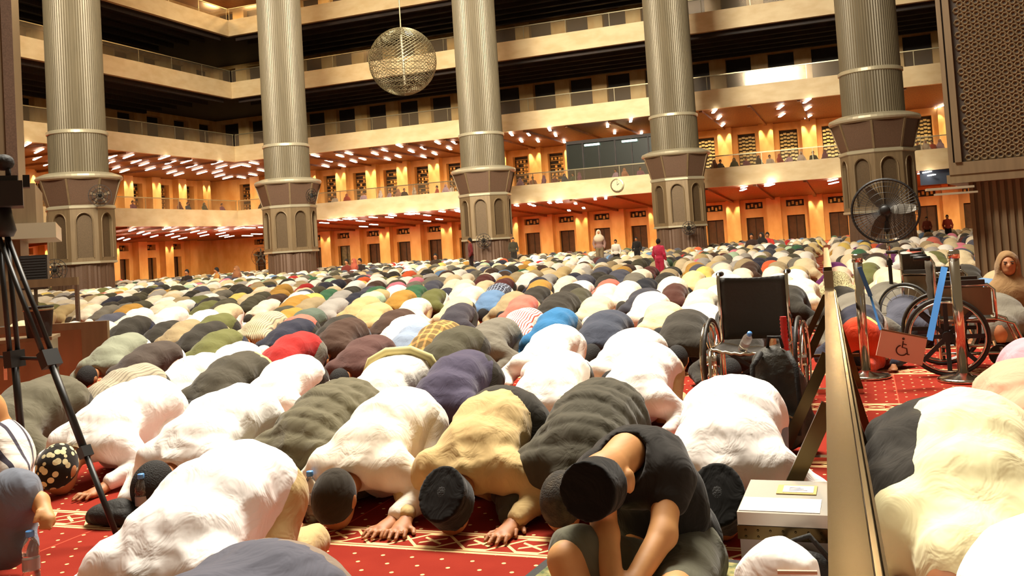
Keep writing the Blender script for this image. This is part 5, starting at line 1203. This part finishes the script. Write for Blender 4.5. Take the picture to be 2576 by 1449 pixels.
# child in orange
c_ = atz(2172, 955, 0)
ch = place('person', BL, loc=(c_.x, c_.y+.42, 0)); ch.rotation_euler = (0, 0, R(168)); ch.scale = (.72, .72, .9); tag(ch, 'small child in orange-red trousers and yellow shirt bowed the other way by the left stanchion', 'person', 'worshippers bowed down in prayer')
place('shirt', GL['shirt'][0], ch, col='#e8d070'); place('trousers', trousers(31, .02, 1.12), ch, col='#d8431f'); place('hair', LHAIR, ch)
# standing and sitting people far off
for (px, py, zz, F_, col, tc, vl, rz, lb) in ((1505, 579, 1.66, STD, '#8a6a5e', '#7a6a50', '#c9b49a', 20, 'standing person in patterned brown with pale headscarf among the far rows'),
    (1182, 600, 1.64, STD, '#6a2222', '#2a1a18', None, -60, 'person in maroon standing at the left foot of the middle column'),
    (1290, 598, 1.66, STD, '#3a3526', '#2a251e', None, 30, 'person in dark olive standing right of the middle column')):
    p = atz(px, py, zz); figure(STD, (p.x, p.y, 0), R(rz), lb, col, tc, vl, 1.0, 'people upright among the far rows')
for (px, py, d, ht, col, tc, vl, rz, lb) in ((1655, 600, 24, 1.0, '#d8405c', '#d8405c', None, 160, 'small girl in bright pink dress standing before the fourth column'), (1548, 602, 36, 1.0, '#d8d0c0', '#2a251e', None, 0, 'child in white shirt standing by the far bright pillar'), (1600, 596, 40, 1.0, '#1f1a16', '#1f1a16', None, 0, 'dark figure standing before the bright far pillar'),
    (2382, 540, 44, 1.0, '#a8402c', '#1f1a16', None, 0, 'person in red standing in the far gallery right of the last column'), (2330, 545, 46, 1.0, '#7a3a28', '#1f1a16', None, 0, 'person in rust brown standing in the far gallery beside a door')):
    p = atd(px, py, d); figure(STD, (p.x, p.y, 0), R(rz), lb, col, tc, vl, p.z/1.68, 'people upright among the far rows')
for i, (px, col, vl) in enumerate(((470, '#2a2018', None), (545, '#b07a3a', None), (595, '#7a4a30', '#8a5a3a'), (872, '#6a2a20', None), (890, '#8a3a2a', '#a0503a'), (905, '#2a1f1a', None), (1095, '#3a2a20', None), (1915, '#2a2420', '#2a2420'), (1890, '#3a2a24', None), (1930, '#c03a30', None))):
    hz_ = 701-.0641*px; d_ = 48.0; p = atd(px, hz_+8, d_)
    nx_ = ('the first column', 'the first column', 'the second column', 'the second column', 'the second column', 'the second column', 'the middle column', 'the fourth column', 'the fourth column', 'the fourth column')[i]
    figure(SIT, (p.x, p.y, 0), R(random.uniform(-40, 40)), 'far person sitting upright in %s just right of %s' % (('black', 'ochre', 'brown', 'dark red', 'brick red', 'dark brown', 'umber', 'black headscarf', 'grey brown', 'bright red')[i], nx_), col, BLK, vl, 1.25, 'people upright among the far rows')
# people sitting at the first balcony rail
bal = [(332, 'l'), (450, 'l'), (470, 'l'), (512, 'l'), (556, 'l'), (655, 'b'), (840, 'b'), (870, 'b'), (912, 'b'), (955, 'b'), (978, 'b'), (1000, 'b'), (1015, 'b'), (1040, 'b'), (1098, 'b'), (1120, 'b'), (1135, 'b'), (1308, 'b'), (1340, 'b'), (1368, 'b'), (1395, 'b'), (1420, 'b'), (1442, 'b'), (1458, 'b'), (1550, 'b'), (1572, 'b'), (1612, 'b'), (1800, 'b'), (1815, 'b'), (1850, 'b'), (1880, 'b'), (1912, 'b'), (1940, 'b'), (1965, 'b'), (1990, 'b'), (2020, 'b'), (2050, 'b'), (2080, 'b'), (2315, 'b'), (2335, 'b'), (2352, 'b'), (2372, 'b')]
bc = ['#8a5a6a', '#2a2622', '#a88a96', '#3f4a38', '#c0a0a8', '#6a3a34', '#d0c0a8', '#b07a5a', '#7a4a5a', '#e0d0c0', '#2a3a4a', '#a83a2a']
bn = ['mauve', 'black', 'dusty pink', 'dark green', 'pale rose', 'maroon', 'cream', 'copper', 'plum', 'ivory', 'navy', 'red']
for i, (px, wg) in enumerate(bal):
    if wg == 'b': p = aty(px, 450, YB+.85+random.random()*.3)
    else: p = atx(px, 480, XL-.9)
    k = (i*5+i//12) % 12
    nr = 'between %s columns' % ('first and second' if px < 700 else 'second and middle' if px < 1200 else 'middle and fourth' if px < 1680 else 'fourth and fifth' if px < 2200 else 'fifth column and tower')
    if px > 2200: nr = 'right of the fifth column'
    figure(SIT, (p.x, p.y, FT[1]-.22), R(random.uniform(-60, 60)) if wg == 'b' else R(90), 'onlooker in %s at the lowest balcony rail %s%s' % (bn[k], nr, ' near corner' if 3 < i < 8 else ''), bc[k], BLK, bc[k] if i % 2 else None, 1.05, 'people sitting at the lowest balcony rail')
